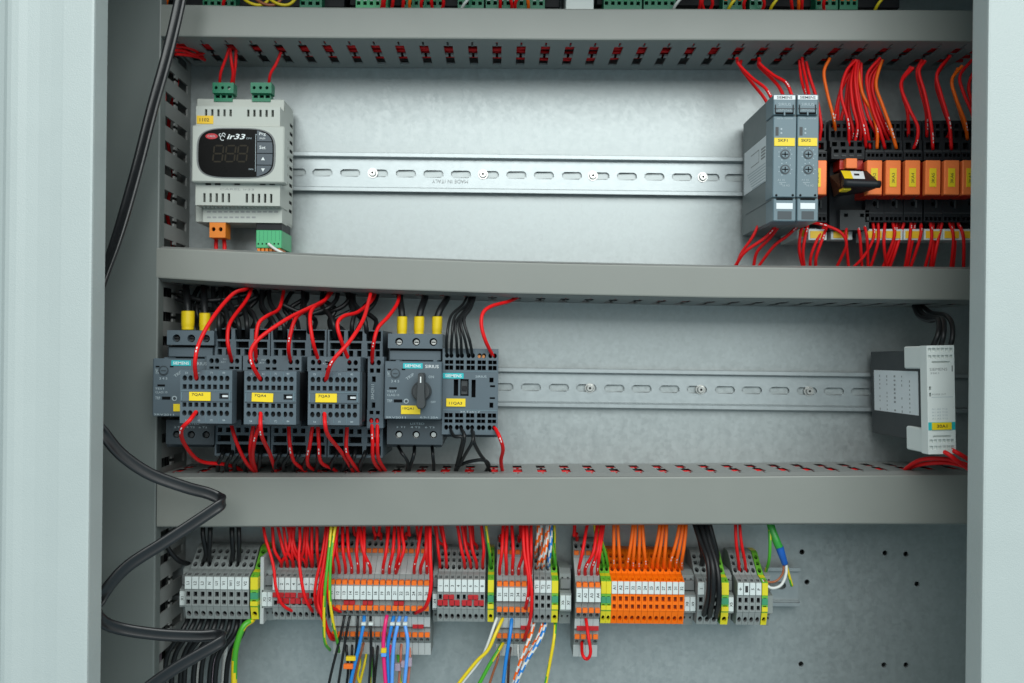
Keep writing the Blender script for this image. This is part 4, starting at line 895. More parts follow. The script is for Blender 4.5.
# ------------------------------------------------------------------ terminal strip
ZC=P(450,585.5,57)[2]-9
ZROW=lambda px: ZC
def term_mesh(w_, prof, mats, holes, side, lo=None):
    """extruded terminal profile; holes[i] = [(u, v along segment mm, hw, hh, shape)] for segment i"""
    mb=MB(); h=w_/2
    for i in range(len(prof)-1):
        (da,za),(db,zb)=prof[i],prof[i+1]; L_=math.hypot(db-da,zb-za); ty,tz=-(db-da)/L_,(zb-za)/L_
        ny,nz=tz,-ty      # inward
        # inward normal must point to the core (d=28,z=0)
        my,mz=-(da+db)/2,(za+zb)/2
        if (ny*(-28-my)+nz*(lo or 0-mz if False else (-mz)))<0: ny,nz=-ny,-nz
        M=lambda u,v,w0,da=da,za=za,ty=ty,tz=tz,ny=ny,nz=nz:(u,-da+ty*v+ny*w0,za+tz*v+nz*w0)
        hs=[(u-a,v-b_,u+a,v+b_,sh) for u,v,a,b_,sh in holes.get(i,[])]
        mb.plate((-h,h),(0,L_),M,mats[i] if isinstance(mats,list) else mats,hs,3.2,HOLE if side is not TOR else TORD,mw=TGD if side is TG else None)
    for x in (-h,h): mb.add([(x,-d,z) for d,z in prof],[tuple(range(len(prof)))],side)
    return mb
def local_build(mb,name,parent=None):
    me=bpy.data.meshes.new(name); me.from_pydata([(x*.001,y*.001,z*.001) for x,y,z in mb.v],[],mb.f)
    for m_ in mb.mats: me.materials.append(m_)
    me.polygons.foreach_set('material_index',mb.m); me.polygons.foreach_set('use_smooth',mb.sm); me.update()
    return me
def link_mesh(name,me,parent): 
    o=bpy.data.objects.new(name,me); col.objects.link(o); o.parent=parent; return o
PS=[(10,34),(22,34),(26,32.5),(44,17.8),(50,16.8),(57,14.4),(57,-10.4),(56.4,-11.4),(53,-22.5),(10,-24)]
KF=K(57)
def std_proto(wpx, colour, big=False):
    w_=wpx*KF-.18; hw=w_/2*.62
    hs={2:[(0,4.4,hw*1.0,2.4,'o'),(0,11.2,hw*.86,1.9,'r'),(0,18.6,hw*1.06,2.7,'o')],4:[(0,4.0,hw*.84,1.9,'r')],5:[(0,14.6+.4,hw*.9,2.1,'r'),(0,21.6,hw*.9,1.9,'r')],7:[(0,6.6,hw*1.06,2.6,'o')]}
    if colour is PEG: mats=[PEY,PEG,PEG,PEY,PEG,PEG,PEG,PEY,PEG]; return term_mesh(w_,PS,mats,hs,PEG)
    return term_mesh(w_,PS,colour,hs,colour)
def pe_extra(wpx):
    mb=MB(); h=(wpx*KF-.18)/2; mb.box(-h-.02,h+.02,-57.6,-50,3.6,14.0,PEY,.2); mb.box(-h-.03,h+.03,-57.5,-50,-4.4,1.0,PED,.2); mb.box(-h-.02,h+.02,-57.55,-50,-10.2,-6.4,PEY,.2); return mb
P3L=[(10,42),(20,42),(24,40.5),(31,34),(33.5,28),(50,16.5),(53,13.5),(60,10.5),(62,9.4),(62,-2.2),(58,-4.2),(58,-7),(60.5,-8.4),(60,-11.5),(55,-17.5),(52.5,-19),(50.5,-28),(47,-30.5),(47.5,-36),(47,-38.5),(43,-43),(41,-45),(38.5,-56),(10,-56)]
def tri_proto(wpx):
    w_=wpx*KF-.18; hw=w_/2*.66
    hs={2:[(0,4.6,hw,2.7,'o')],6:[(0,3.6,hw,2.6,'o')],13:[(0,4.2,hw,2.8,'o')],19:[(0,3.2,hw,2.4,'o')]}
    mats=[TG]*len(P3L); mats[4]=TGL; mats[15]=TGL; mats[21]=TGL
    return term_mesh(w_,P3L,mats,hs,TG)
LEVP=((32.6,32.4,1.9),(60.6,11.6,1.9),(61.2,-9.6,2.0),(48.6,-35.6,2.0))
def lever_mesh(wpx,i):
    mb=MB(); h=(wpx*KF-.18)/2*.82; d,z,hz=LEVP[i]; mb.box(-h,h,-d-.8,-d+4,z-hz,z+hz,LEV,.3)
    return mb
def marker_mesh(wpx,zlo,zhi,d): 
    mb=MB(); h=(wpx*KF-.18)/2*.93; mb.box(-h,h,-d-1.2,-d+2,zlo,zhi,TAGW,.25); return mb
_mk={}
def marker_text(s,zc,d):
    key=(s,zc,d)
    if key not in _mk:
        mb=MB(); vs,fs,dim=font_tris(s,.015,0); sc=2.5/dim[1]
        mb.add([(-b_*sc,-d-1.32,zc+a*sc) for a,b_ in vs],fs,INK); _mk[key]=local_build(mb,'lettering')
    return _mk[key]
_me={}
def getm(key,fn):
    if key not in _me: _me[key]=local_build(fn(),key[0])
    return _me[key]
def place(px,d=57): return (P(px,586,d)[0],0,ZC)
def terminal(kind,px,wpx,label,group,text=None,jumper=None,colour=TG,marker=True):
    t=thing({'std':'terminal_block','tri':'triple_terminal_block','pe':'earth_terminal_block'}[kind],label,'terminal',place(px),group)
    if kind=='std':
        link_mesh('housing',getm(('housing','std',colour.name,round(wpx,2)),lambda:std_proto(wpx,colour)),t)
        if marker:
            m_=link_mesh('marker_tag',getm(('marker_tag','std',round(wpx,2)),lambda:marker_mesh(wpx,3.8,14.2,57)),t)
            if text: link_mesh('lettering',marker_text(text,9,57),m_)
    elif kind=='pe':
        link_mesh('housing',getm(('housing','pe',round(wpx,2)),lambda:std_proto(wpx,PEG)),t)
        link_mesh('yellow_bands',getm(('yellow_bands','pe',round(wpx,2)),lambda:pe_extra(wpx)),t)
    else:
        link_mesh('housing',getm(('housing','tri',round(wpx,2)),lambda:tri_proto(wpx)),t)
        for q in range(4): link_mesh('release_lever',getm(('release_lever','tri',round(wpx,2),q),lambda:lever_mesh(wpx,q)),t)
        m_=link_mesh('marker_tag',getm(('marker_tag','tri',round(wpx,2)),lambda:marker_mesh(wpx,-2.0,9.2,62.4)),t)
        if text: link_mesh('lettering',marker_text(text,3.6,62.4),m_)
    return t
def bracket(px,wpx,tags,label,tall=False):
    t=thing('end_bracket',label,'end bracket',place(px),'end brackets'); w_=wpx*KF-.2; h=w_/2
    prof=[(10,20),(36,20),(44,17),(44,4),(52,2),(52,-13),(44,-16),(40,-27 if not tall else -32),(10,-28 if not tall else -33)]
    n=len(tags) or 2; us=[-h+w_*(j+.5)/n for j in range(n)]
    hs={2:[(u,4,.8,1.1,'r') for u in us],5:[],6:[(u,4.2,.8,1.1,'r') for u in us]}
    mb=term_mesh(w_,prof,TG,hs,TG); mb.box(-h+.5,h-.5,-48,-40,5,13,TGD,.2); link_mesh('housing',local_build(mb,'housing'),t)
    for u,s_ in zip(us,tags):
        m_=MB(); m_.box(u-w_/n*.45,u+w_/n*.45,-53.2,-50,-11.5,.5,TAGW,.25); mk=link_mesh('marker_tag',local_build(m_,'marker_tag'),t)
        vs,fs,dim=font_tris(s_,.015,0); sc=2.3/dim[1]; m_=MB(); m_.add([(u-b_*sc,-53.32,-5.5+a*sc) for a,b_ in vs],fs,INK); link_mesh('lettering',local_build(m_,'lettering'),mk)
    return t
def jumper(px0,px1,z0,z1,d,label):
    mb=MB(); a=P(px0,590,d)[0]; b_=P(px1,590,d)[0]; mb.box(a,b_,-d-1.2,-d+3,ZC+z0,ZC+z1,JUMP,.3)
    mb.box((a+b_)/2-.25,(a+b_)/2+.25,-d-1.35,-d,ZC+z0+.4,ZC+z1-.4,BLACK)
    o=mb.build('jumper_bridge',None,(a,-d,ZC)); tag(o,label,'jumper','red jumper bridges'); return o
bracket(180.8,6.4,['X1'],'end bracket with one marker, closing the strip next to the upright duct')
T1=['L1','L2','L3','N','U1','V1','W1','U2','V2']
for i in range(9): terminal('std',188.3+i*7.17,7.1,ORD[i]+' wide grey terminal feeding black wires, counting from the upright duct','wide grey terminals with black wires',T1[i])
terminal('pe',254.2,7.6,'wide green-yellow earth terminal with thick green wire below it','earth terminals')
mb=MB(); mb.box(-1.6,1.6,-52,-10,-27,30,TGL,.4); t=thing('end_plate','pale grey end plate beside the wide earth terminal','end plate',place(260.3)); link_mesh('plate',local_build(mb,'plate'),t)
bracket(266,11.4,['X2','X3'],'end bracket with two markers, beside the wide earth terminal')
for i in range(9): terminal('std',275.6+i*6.12,6.05,ORD[i]+' slim grey terminal of the red-bridged group, counting from the wide earth terminal','slim grey terminals near the duct',str(i+1))
for k,(a,bb) in enumerate(((278,290),(291,301.5),(303,313))): jumper(a-.5,bb-.6,-7.6,-3.0,57.5,('first','second','third')[k]+' red bridge under the slim grey terminals, lower row')
for k,(a,bb) in enumerate(((272.8,284),(285,296),(298,309))): jumper(a,bb,-2.4,1.6,57.5,('first','second','third')[k]+' red bridge under the slim grey terminals, upper row')
for i in range(16): terminal('tri',332.9+i*6.27,6.2,ORD[i]+' triple-deck terminal with orange levers in the widest lever group, from the duct','triple-deck terminals, widest group',str(11+i))
for k,(a,bb) in enumerate(((344,355),(363,373),(394,404))): jumper(a,bb,-7.4,-3.6,59.5,('first','second','third')[k]+' red bridge under the widest orange lever group')
jumper(413,424,-29.4,-26,50.6,'lone red bridge low on the widest orange lever group')
bracket(434.6,5.2,['X4'],'end bracket with one marker, after the widest lever group')
for i in range(8): terminal('std',440.4+i*5.98,5.9,ORD[i]+' slim grey terminal between the two big lever groups, counting from the widest','slim grey terminals between lever groups',['1','2','3','4','5','6','7','8'][i])
for k,(a,bb) in enumerate(((437.8,447.8),(449.6,459.8),(462,472),(474,484))): jumper(a,bb,-7.6,-3.0,57.5,ORD[k]+' red bridge between the lever groups, lower row')
for k,(a,bb) in enumerate(((443.4,454.2),(468,478.4))): jumper(a,bb,-2.4,1.4,57.5,ORD[k]+' red bridge between the lever groups, upper row')
terminal('pe',490.9,6.2,'slim earth terminal directly before the shorter lever group','earth terminals')
for i in range(6): terminal('tri',499.6+i*6.1,6.05,ORD[i]+' triple-deck terminal with orange levers in the six-piece group, counting from the widest group','triple-deck terminals, six-piece group',str(31+i))
jumper(521,531,-29.4,-26,50.6,'red bridge low on the six-piece lever group')
for i in range(3): terminal('std',536.8+i*6.0,5.9,ORD[i]+' slim grey terminal with striped wires, counting from the six-piece lever group','slim grey terminals with striped wires',['T1','T2','T3'][i])
terminal('pe',555,6.6,'slim earth terminal beside the striped wires','earth terminals')
bracket(566.2,11.6,['X6','X7'],'end bracket with two markers, beside the four-piece lever group')
for i in range(4): terminal('tri',578.6+i*6.2,6.15,ORD[i]+' triple-deck terminal with orange levers in the four-piece group, counting from the bracket','triple-deck terminals, four-piece group',['A1','A2','A3','A4'][i])
jumper(577,599,-29.6,-25.6,50.6,'wide red bridge low on the four-piece lever group')
terminal('pe',603.6,5.2,'first of two earth terminals before the orange block','earth terminals'); terminal('pe',608.8,5.2,'second of two earth terminals, touching the orange block','earth terminals')
OT=['A1','A2','21','22','23','24','25','26','27','28','31','32']
for i in range(12): terminal('std',614.4+i*6.1,6.05,ORD[i]+' orange terminal with white marker, counting from the earth terminals','orange terminals',OT[i],colour=TOR)
bracket(691.2,12,['X8','X9'],'end bracket with two markers, after the orange block')
for i in range(3): terminal('std',701+i*7.0,6.9,ORD[i]+' wide grey terminal holding heavy black wires, counting from the orange block','wide grey terminals near orange block','1' if i==0 else None,marker=(i==0))
terminal('pe',725.2,7.4,'wide earth terminal beside the heavy black wires','earth terminals')
bracket(732.6,6,['X5'],'end bracket with one marker, between the wide earth terminal and the last group')
for i in range(4): terminal('std',740.2+i*6.1,6.0,ORD[i]+' slim grey terminal of the last group, counting from the orange block','slim grey terminals of the last group',['+','-','S','P'][i])
terminal('pe',765,6,'slim earth terminal closing the last group','earth terminals')
bracket(772,6,[],'end bracket without marker, at the bare end of the bottom rail')

# wires of the terminal strip, above
def up(xs,xm,xe,ye,ds=44,dm=52,de=46): return [(xs,512,ds),(xs+(xm-xs)*.5,530,(ds+dm)/2),(xm,(530+ye)/2,dm+4),(xe-(xe-xm)*.1,ye-7,dm),(xe,ye+1,de-6)]
R3=[]
def radd(lst,ye,de,dm): 
    for xs_,xe in lst: R3.append(up(xs_,(xs_+xe)/2+rnd.uniform(-2.5,2.5),xe,ye,44,dm,de))
radd([(271,281.5),(274,287.6),(281,293.6),(284,299.8),(288,306),(292,281.4),(296,293),(306,300),(309,306.5),(312,312.6),(317,318.6),(303,312)],569,42,48)
R3.append([(262,512,44),(265,536,56),(273,564,64),(276,588,68),(282,604,64),(291,610.5,56),(294,611,46)])
R3.append([(299,512,44),(300,540,58),(299,560,64),(304,594,68),(311,609,60),(314,612,46)])
R3.append([(328,512,44),(323,550,60),(316,582,66),(315,600,66),(318,611,56),(320,613,46)])
wires(R3,1.55,RED,'{o} {c} wire over the red-bridged slim terminals near the upright duct, from the duct','red wires over the first slim terminals','red')
R3=[]
radd([(334,333.2),(337,339.3),(342,345.6),(346,351.8),(360,358.2),(364,364.4),(357,370.6),(391,383),(396,389.4),(398,395.6),(424,414.2),(427,420.6),(428,427)],573,54,58)
R3.append([(405,512,48),(402,532,56),(404,548,64),(400,562,64),(395.4,574.5,48)])
wires(R3,1.6,RED,'{o} {c} wire into the middle deck of the widest lever group, from the duct','red wires into the widest lever group','red',marks=((.75,.78),))
R3=[]
radd([(352,358),(372,375),(380,381),(387,388),(408,406),(416,418)],540.5,26,34)
wires(R3,1.5,RED,'{o} {c} wire into the rear deck of the widest lever group, from the duct','red wires into the rear deck','red')
R3=[[(430,512,50),(430,550,72),(431,584,76),(426,606,72),(415.6,613,56)],[(336,512,50),(328,560,66),(321.5,590,72),(323,612,70),(330,637,60),(337,639,44)],[(340,512,50),(334,550,66),(328,580,72),(330,604,70),(337,610,62),(343,611.5,54)],
    [(331,512,50),(325,556,64),(320,586,70),(318,602,70),(322,616,70),(330,634,60),(338,637,46)]]
wires(R3,1.75,RED,'{o} long {c} wire hanging before the widest lever group markers, counting from the duct','long red wires before the markers','red')
R3=[]
radd([(435,439.8),(440,446.4),(455,464.6),(459,470.6),(468,476.6),(480,482.6)],569,42,48)
wires(R3,1.55,RED,'{o} {c} wire into slim terminals between the lever groups, counting from the widest','red wires between the lever groups','red')
R3=[]
radd([(432,445),(438,446.5),(465,470),(472,477)],553,22,30)
wires(R3,1.5,RED,'{o} {c} wire reaching behind the slim terminals between the lever groups, from the duct','red wires behind the slim terminals','red')
R3=[]
radd([(504,499.6),(508,506.4),(511,512.4),(525,518.6),(527,524.8),(531,530.6)],574,54,58)
R3.append([(523,512,50),(524,550,66),(529,582,74),(527,602,70),(524,612,54)]); R3.append([(526,512,50),(528,556,68),(531.6,592,76),(530.4,618,70),(524,640,46)])
radd([(503,500),(520,519)],543,26,34)
wires(R3,1.65,RED,'{o} {c} wire over the six-piece lever group, from the duct','red wires over the six-piece lever group','red',marks=((.75,.78),))
R3=[]
radd([(590,578.8),(600,585),(604,591.4),(606,597.4)],574,54,58); radd([(575,577)],541,26,34)
wires(R3,1.65,RED,'{o} {c} wire over the four-piece lever group, from the duct','red wires over the four-piece lever group','red',marks=((.72,.75),(.77,.79)))
OX=[(614,613.6),(617.5,620),(634,627.6),(636,633),(640,638.8),(642,645.4),(661,652.6),(664,657.8),(667,664.2),(681,670.2),(684,676.2),(687,681.6)]
wires([[(a,512,44),(a+(e-a)*.25,532,50),(a+(e-a)*.65,550,52),(e,562,46),(e,570,36)] for a,e in OX],1.7,ORW,'{o} {c} wire dropping into the orange terminals, counting from the lever group','orange wires into the orange terminals','orange',marks=((.70,.73),(.76,.79)))
wires([[(735.4,512,44),(736,540,52),(738.5,562,46),(739.4,573,36)],[(739,512,44),(741,540,52),(745,562,46),(745.8,573,36)]],1.6,RED,'{o} {c} wire into the last slim terminal group, from the duct','red wires of the last group','red')
wires([[(691,512,44),(700,540,60),(708,562,76),(709,590,78),(705,610,62),(702,618,44)],[(697,512,44),(705,540,62),(712.5,566,80),(713,594,80),(710,612,62),(709,619,44)],[(703,512,44),(709,540,60),(717,568,76),(719,596,78),(717,613,60),(716,619,44)],
    [(694,512,44),(699,535,48),(703,555,46),(702,565,36)],[(706,512,44),(712,535,48),(717,555,46),(716,565,36)]],2.7,BLKW,'{o} heavy {c} wire descending after the orange block, from the duct','heavy black wires after the orange block','black')
wires([[(204,512,44),(203,535,54),(206,553,48),(203,563,36)],[(211,512,44),(210,535,54),(209,553,48),(210,563,36)],[(232,512,44),(232,535,54),(233,553,48),(231,563,36)],[(238,512,44),(239,535,54),(239,553,48),(238.6,563,36)],[(166,536,54),(168,548,54),(178,560,48),(189,564,36)]],2.4,BLKW,'{o} thick {c} wire into the wide terminals from above, from the duct','thick black wires into wide terminals','black')
wires([[(485,512,44),(487,535,50),(490,556,48),(491,569,36)],[(548,512,44),(550,535,50),(554,556,48),(555.4,568,36)],[(554,512,44),(554.4,535,48),(554,556,44),(553.6,568,34)],[(593,512,44),(596,535,48),(602,556,46),(603.8,569,36)],[(596,512,44),(600,535,48),(606,556,46),(608.6,569,36)],[(768,512,44),(770,540,54),(769,560,52),(765.4,573,36)],
       [(332,520,60),(328,560,70),(325,590,74),(324,622,70),(325,642,64),(330,650,50)],[(337,516,60),(331,556,70),(330,596,74),(333,622,70),(337,640,60),(339,652,46)]],1.5,GRN,'{o} {c} earth wire entering the terminal strip, from the duct','green-yellow earth wires','green-yellow striped',m2=YEL,mode='half')
wires([[(539,512,46),(538,535,52),(536,550,46),(535.6,557,34)],[(548,520,50),(545,545,56),(539,562,52),(536.8,570,36)]],1.7,ORW,'{o} {c} wire above the slim terminals, from the duct','striped wires above the strip','orange and white striped',m2=WHT,mode='band')
wires([[(542,512,46),(541,535,52),(541,548,46),(540.6,556,34)],[(549,524,52),(546,548,58),(543.4,562,52),(542.8,570,36)]],1.7,WHT,'{o} {c} wire next to orange striped ones, from the duct','striped wires above the strip','white-orange striped',m2=ORW,mode='band')
wire([(551,516,46),(551,540,56),(549,560,52),(548.8,570,36)],1.7,BLU,'blue and white striped wire entering the strip from above','striped wires above the strip',m2=WHT,mode='band')
# sheathed cable at the bare rail end
t=thing('sheathed_cable','green sheathed cable with blue sleeve splitting into thin wires near the rail end','cable',P(775,520,44))
mb=MB(); mb.tube(wpts([(768,508,44),(771,526,50),(776,540,54),(780,549,54)]),3.3,GSH,12,6); mb.build('sheath',t)
mb=MB(); mb.tube(wpts([(779.4,547,54),(782,555,54),(785,564,52)]),lambda f:3.6-f*1.0,BRSLV,12,6); mb.build('sleeve',t)
mb=MB(); mb.tube(wpts([(784,562,52),(782.5,574,52),(775,581.5,52),(764,581,52),(751.4,574,36)]),.95,BRN,8,6); mb.build('brown_core',t)
mb=MB(); mb.tube(wpts([(786,562,52),(786,574,54),(781,585,56),(771.5,588,56),(763,582,54),(757.6,574,36)]),1.25,WHT,8,6); mb.build('white_core',t)
mb=MB(); mb.tube(wpts([(785.4,562,52),(788,572,50),(792,586,48)]),1.3,GRN,8,6,YEL,'half'); mb.build('earth_core',t)

# wires below the strip
BB=[]
for i in range(9):
    x=188.3+i*7.17; e=162+i*7.6+rnd.uniform(-2,2)
    BB.append([(x,612,34),(x-1,621,46),(x-4-(8-i)*.5,634,52),(e+4,658,50),(e,700,46)])
wires(BB,2.6,BLKW,'{o} thick {c} wire trailing down from the wide terminals, counting from the upright duct','thick black wires below the wide terminals','black')
for k,(xa_,xe) in enumerate(((176,158),(200,196),(216,211),(226,222))):
    wire([(xe+5,640,26),(xe+2,662,30),(xe,705,34)],2.2,WHT if k%2 else LILAC,('pale grey','white','light grey-lilac','whitish')[k]+' cable half hidden among the trailing black wires','pale cables behind black wires')
wire([(256,613,36),(252,620,50),(244,626,56),(238,640,58),(234.5,660,58),(234,700,56)],3.0,GRN,'thick bright green wire curving down from the wide earth terminal','thick earth wire',m2=YEL,mode='half')
G3=[(BLKW,[(345.6,609.5,46),(344,619,56),(339,642,58),(331,674,60),(326,700,60)],'thin black wire farthest out below the widest lever group',1.3),
 (BLKW,[(351.8,609.5,46),(349,620,56),(345,642,58),(337.4,690,60),(335,702,60)],'thin black wire second from the outer edge below the widest lever group',1.3),
 (BLKW,[(358.2,609.5,46),(357.6,622,56),(356,650,56),(352,676,54),(344,702,52)],'thin black wire running beside the blue one under orange levers',1.3),
 (BLU,[(364.2,609.5,46),(363.6,624,58),(358,651,60),(352,676,60),(347,702,60)],'blue wire slanting down next to black wires under the levers',1.75),
 (BLKW,[(370.6,609.5,46),(370.6,626,58),(371,652,58),(368,702,58)],'black wire with white ring under the widest lever group',1.3),
 (PINK,[(389,609.5,46),(386,620,58),(383.4,640,60),(384,662,60),(387,702,60)],'pink wire with yellow ring under the widest lever group',1.9),
 (BLU,[(395.6,609.5,46),(392,624,58),(387.8,646,58),(388,668,58),(390,702,58)],'dark blue wire hugging the pink one',1.75),
 (LBLU,[(401.8,609.5,46),(398,624,58),(394.2,642,60),(392.4,668,60),(391.6,702,60)],'light blue wire next to the dark blue one',1.75),
 (LBLU,[(408,609.5,46),(405.2,624,58),(407.8,641,62),(406.4,664,62),(402.6,702,62)],'light blue wire bowing outward over the lilac clip',1.75),
 (BLKW,[(347,637,34),(346.6,650,42),(348,672,44),(344,702,44)],'dark wire leaving the low deck above the yellow clip',1.3),
 (BLKW,[(352.4,637,34),(352,650,42),(351,672,44),(349,702,44)],'dark wire leaving the low deck beside the yellow clip',1.3),
 (BRN,[(365,637,34),(362.4,648,44),(357,668,46),(350,702,46)],'brown wire slanting behind the blue wire',1.2),
 (BLKW,[(378.6,637,34),(376.6,660,46),(372.6,702,46)],'dark wire below the low deck near the pink wire',1.3),
 (BLKW,[(372,637,34),(373.4,660,44),(374,702,44)],'thin dark wire between black ring wire and pink wire',1.1),
 (SALM,[(402.4,637,34),(401,650,44),(400.4,664,46),(397,702,46)],'salmon wire dropping into the lilac clip, inner one',1.25),
 (SALM,[(409,640,34),(410,656,44),(409,672,46),(406,702,46)],'salmon wire outside the lilac clip',1.25),
 (PINK,[(391.4,637,34),(390,650,42),(386,672,44),(384,702,44)],'second darker pink wire behind the pink one',1.2)]
for m_,p,l_,r_ in G3: wire(p,r_,m_,l_,'field wires below the widest lever group')
wires([[(367,648,30),(365.4,660,42),(360.6,680,44),(356,702,44)],[(373,650,30),(371,666,42),(369.6,702,42)],[(397,650,30),(399,664,42),(402,702,42)],[(359.6,652,30),(360,664,44),(357.6,676,44),(362,690,44),(360,702,44)]],1.4,YEL,'{o} {c} wire behind coloured ones under the widest lever group, from the duct','earth wires below the lever group','yellow-green striped',m2=GRN,mode='half')
def clip(x0,y0,x1,y1,d,m_,label,c=.5):
    mb=MB(); mb.boxp(x0,y0,x1,y1,d-4,d,m_,c); o=mb.build('marker_clip',None,P((x0+x1)/2,(y0+y1)/2,d)); tag(o,label,'wire marker','wire markers'); return o
clip(345.6,657,355.4,661.2,64,FERR,'yellow marker clip on dark wires below the widest lever group')
clip(343.2,664.6,352.8,669.4,64,LEV,'orange marker clip right under the yellow clip')
clip(394.6,664,400.4,671.4,52,LILAC,'lilac marker clip on the inner salmon wire'); clip(401,661.6,406,668,56,LILAC,'lilac marker clip in the middle of three'); clip(405.4,658.6,411.6,667,52,LILAC,'lilac marker clip farthest from the pink wire')
clip(380.8,648.8,386.2,653.4,64,FERR,'small yellow ring on the pink wire'); clip(380.8,653.6,386.2,657.2,64,LBLU,'small pale blue ring on the pink wire')
for i,(x,l_) in enumerate(((363.4,'blue wire'),(370.6,'black wire beside the blue one'),(392.2,'dark blue wire near the pink'),(398.2,'light blue wire next to dark blue'),(405,'outermost light blue wire'))): clip(x-2.3,622.8,x+2.3,625.8,61,TAGW,'white marker ring on the '+l_,.4)
G5=[(WHT,[(499.6,610.5,46),(494,626,58),(482,657,60),(460,686,60),(452,702,60)],'white wire slanting away under the six-piece lever group',1.4),
 (YEL,[(506.4,610.5,46),(496.4,632,60),(488,650,62),(476,662,62),(457,686,62),(448,702,62)],'yellow wire lying along the slanting white one',1.7),
 (BLU,[(512.4,610.5,46),(510.4,632,58),(506,660,58),(501,702,58)],'blue wire hanging straight under the six-piece lever group',1.75),
 (BRN,[(500,637,34),(498,658,46),(492,676,46),(484,702,46)],'brown wire under the six-piece lever group',1.2),
 (DBRN,[(512,640,34),(509,660,46),(507.6,702,46)],'dark brown wire behind the blue one',1.3),
 (WHT,[(518.6,637,34),(518,652,44),(520,672,44),(514,702,44)],'thin grey-white wire dropping between blue and striped ones',.9)]
for m_,p,l_,r_ in G5: wire(p,r_,m_,l_,'field wires below the six-piece group')
wire([(506,637,34),(500,648,46),(490,664,50),(476,690,50),(470,702,50)],1.9,GRN,'bright green wire slanting under the six-piece lever group','field wires below the six-piece group',m2=YEL,mode='half')
wire([(536.8,611,36),(531,634,56),(519,666,60),(508,702,60)],1.8,ORW,'orange and white striped wire slanting below the earth terminal','striped wires below the strip',m2=WHT,mode='band')
wire([(542.8,611,36),(540,632,54),(523,664,56),(511,702,56)],1.5,WHT,'white wire with orange stripes between striped neighbours','striped wires below the strip',m2=ORW,mode='band')
wire([(548.8,611,36),(541.6,636,58),(525,664,64),(507,702,64)],1.9,BLU,'blue and white striped wire slanting over its striped neighbours','striped wires below the strip',m2=WHT,mode='band')
wire([(555,611,36),(554.6,634,56),(549.6,664,58),(542,702,58)],1.6,YEL,'yellow wire hanging from the slim earth terminal','field wires below the six-piece group',m2=GRN,mode='half')
wire([(584.8,610,46),(588,634,64),(590.6,652,66),(587,659,64),(582.4,654,60),(581.6,638,36)],1.6,RED,'short red wire loop hanging under the four-piece lever group','red loop wire')

# ------------------------------------------------------------------ green connectors above the topmost duct
GC=[(203,236,'dark green'),(300,322,'dark green'),(356,388,'pale green'),(402,444,'dark green'),(458,484,'mid green'),(486,545,'dark green'),(604,642,'dark green'),(644,676,'dark green'),(723,744,'mid green'),(750,764,'mid green'),(816,838,'mid green'),(840,858,'mid green')]
for i,(a,bb,cn) in enumerate(GC):
    t=thing('plug_connector',cn+' plug connector peeking over the topmost duct, '+ORD[i]+' counting from the upright duct','connector',P((a+bb)/2,0,30),'green connectors over the topmost duct')
    m_=CONL if 'pale' in cn else CONG
    z0=P((a+bb)/2,14,50)[2]; n_=max(2,int((bb-a)/6)); 
    hs=[(a+(bb-a)*(j+.15)/n_,1.5,a+(bb-a)*(j+.7)/n_,5,'r') for j in range(n_)]
    mb=MB(); mb.front(a,-36,bb,9.5,52,m_,hs,4,HOLE,8); mb.build('housing',t)
    for j in range(n_): mb=MB(); x=a+(bb-a)*(j+.42)/n_; mb.boxp(x-1.6,-3,x+1.6,.6,51,52.6,TAGW if i in(2,5,9) else (LEV if i>7 else CONL),.2); mb.build('release_lever',t)
for a,bb,l_ in ((186,345,'over the display controller'),(350,560,'over the empty rail'),(597,900,'over the timers and relays')):
    t=thing('control_module','black control module base behind green connectors, '+l_,'module',P((a+bb)/2,-10,0)); mb=MB(); mb.boxp(a,-60,bb,6.5,6,40,BLACK,.6); mb.build('housing',t)
TW=[]
for i,x in enumerate((170,176,228,382,386,392,403,412,424,432,440,500,508,520,526,700,704,709,748,760,790,798,803,826)):
    TW.append([(x-6+rnd.uniform(-4,4),-24,62),(x,-8,64),(x+rnd.uniform(-5,5),4,60),(x+rnd.uniform(-4,4),18,46)])
for i,p in enumerate(TW):
    wire(p,1.6,RED if i%7 else ORW,ORD[i]+' '+('red' if i%7 else 'orange')+' wire curling over the topmost duct edge, counting from the upright duct','wires over the topmost duct, '+('red' if i%7 else 'orange'))
for k,x in enumerate((250,262,276)): wire([(x-14,-8,58),(x,3,62),(x+14,4,60),(x+26,-10,56)],1.5,(YEL,BRN,YEL)[k],('yellow','brown','pale yellow')[k]+' wire looping above the topmost duct beyond the display controller','loose wires over the topmost duct')
for k,(x,m_) in enumerate(((466,WHT),(678,WHT),(733,YEL),(775,YEL),(880,YEL))): wire([(x+10,-20,56),(x+4,-4,60),(x-3,6,58),(x-8,18,46)],1.5,m_,('thin white wire over the duct above the rail','white wire beside the dark green connectors','yellow-green wire above the timers','yellow wire before the orange relays, over the duct','yellow wire near the frame, over the duct')[k],'loose wires over the topmost duct')
t=thing('white_module','white module foot standing over the topmost duct, amid green connectors','module',P(580,0,20)); mb=MB(); mb.boxp(566,-40,594,10,8,56,WHITEP,.6); mb.boxp(570,-40,590,-6,50,60,PAPER,.4); mb.build('housing',t)

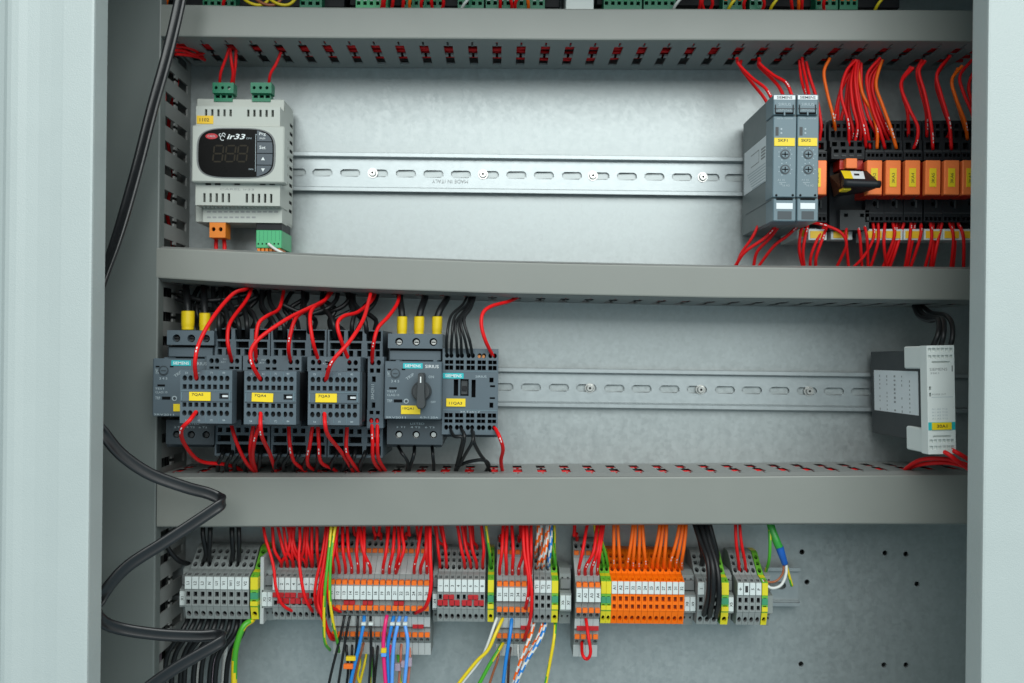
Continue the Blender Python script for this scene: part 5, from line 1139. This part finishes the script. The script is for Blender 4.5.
# ------------------------------------------------------------------ flat black cord
FC=[(184,-20,104,(1,0,.25)),(177,15,106,(1,0,.25)),(166,60,108,(1,0,.28)),(152,110,110,(1,0,.3)),(138,165,114,(1,0,.35)),(124,215,120,(1,0,.4)),(113,250,128,(1,0,.5)),(100,285,140,(1,0,.6)),(84,330,150,(.8,0,.6)),(80,380,150,(.5,0,.8)),(90,415,146,(.2,0,1)),
    (104,434,142,(0,0,1)),(122,455,134,(-.15,0,1)),(150,474,124,(-.1,0,1)),(185,487,112,(-.1,0,1)),(207,493,104,(0,0,1)),(219,498,102,(0,0,1)),(224,501,108,(0,0,1)),(219,506,114,(0,0,1)),(203,517,118,(.1,0,1)),(165,542,126,(.2,0,1)),(128,566,134,(.25,0,1)),(106,590,140,(.3,0,1)),(98,607,140,(.1,0,1)),(102,621,134,(0,0,1)),
    (122,629,124,(-.05,0,1)),(160,634.5,114,(0,0,1)),(198,636,106,(0,0,1)),(216,635,103,(0,0,1)),(224,637,108,(0,0,1)),(219,643,114,(.0,0,1)),(200,654,118,(.15,0,1)),(176,668,122,(.2,0,1)),(150,686,126,(.2,0,1)),(130,704,130,(.2,0,1))]
cp=catmull([P(*f[:3]) for f in FC],8); cw=catmull([f[3] for f in FC],8)
mb=MB(); n=40; L_=len(cp); vs=[]; HW,HT=4.7,1.9
for i,p in enumerate(cp):
    t=(cp[min(i+1,L_-1)]-cp[max(i-1,0)]).normalized(); wv=cw[i]-t*cw[i].dot(t); wv.normalize(); nv=t.cross(wv)
    for a in range(n):
        an=2*math.pi*(a+.5)/n; ca,sa=math.cos(an),math.sin(an)
        u=math.copysign(abs(ca)**.55,ca)*HW; v=math.copysign(abs(sa)**.6,sa)*HT
        v*= (1-.42*math.exp(-((abs(u)-1.5)/.55)**2))        # groove between the two cores
        vs.append(p+wv*u+nv*v)
F=[(i*n+a,i*n+(a+1)%n,(i+1)*n+(a+1)%n,(i+1)*n+a) for i in range(L_-1) for a in range(n)]
mb.add(vs,F,FLATM,True); o=mb.build('power_cord',None,tuple(cp[0])); tag(o,'flat black power cord coiling down in front of the upright duct','cord')
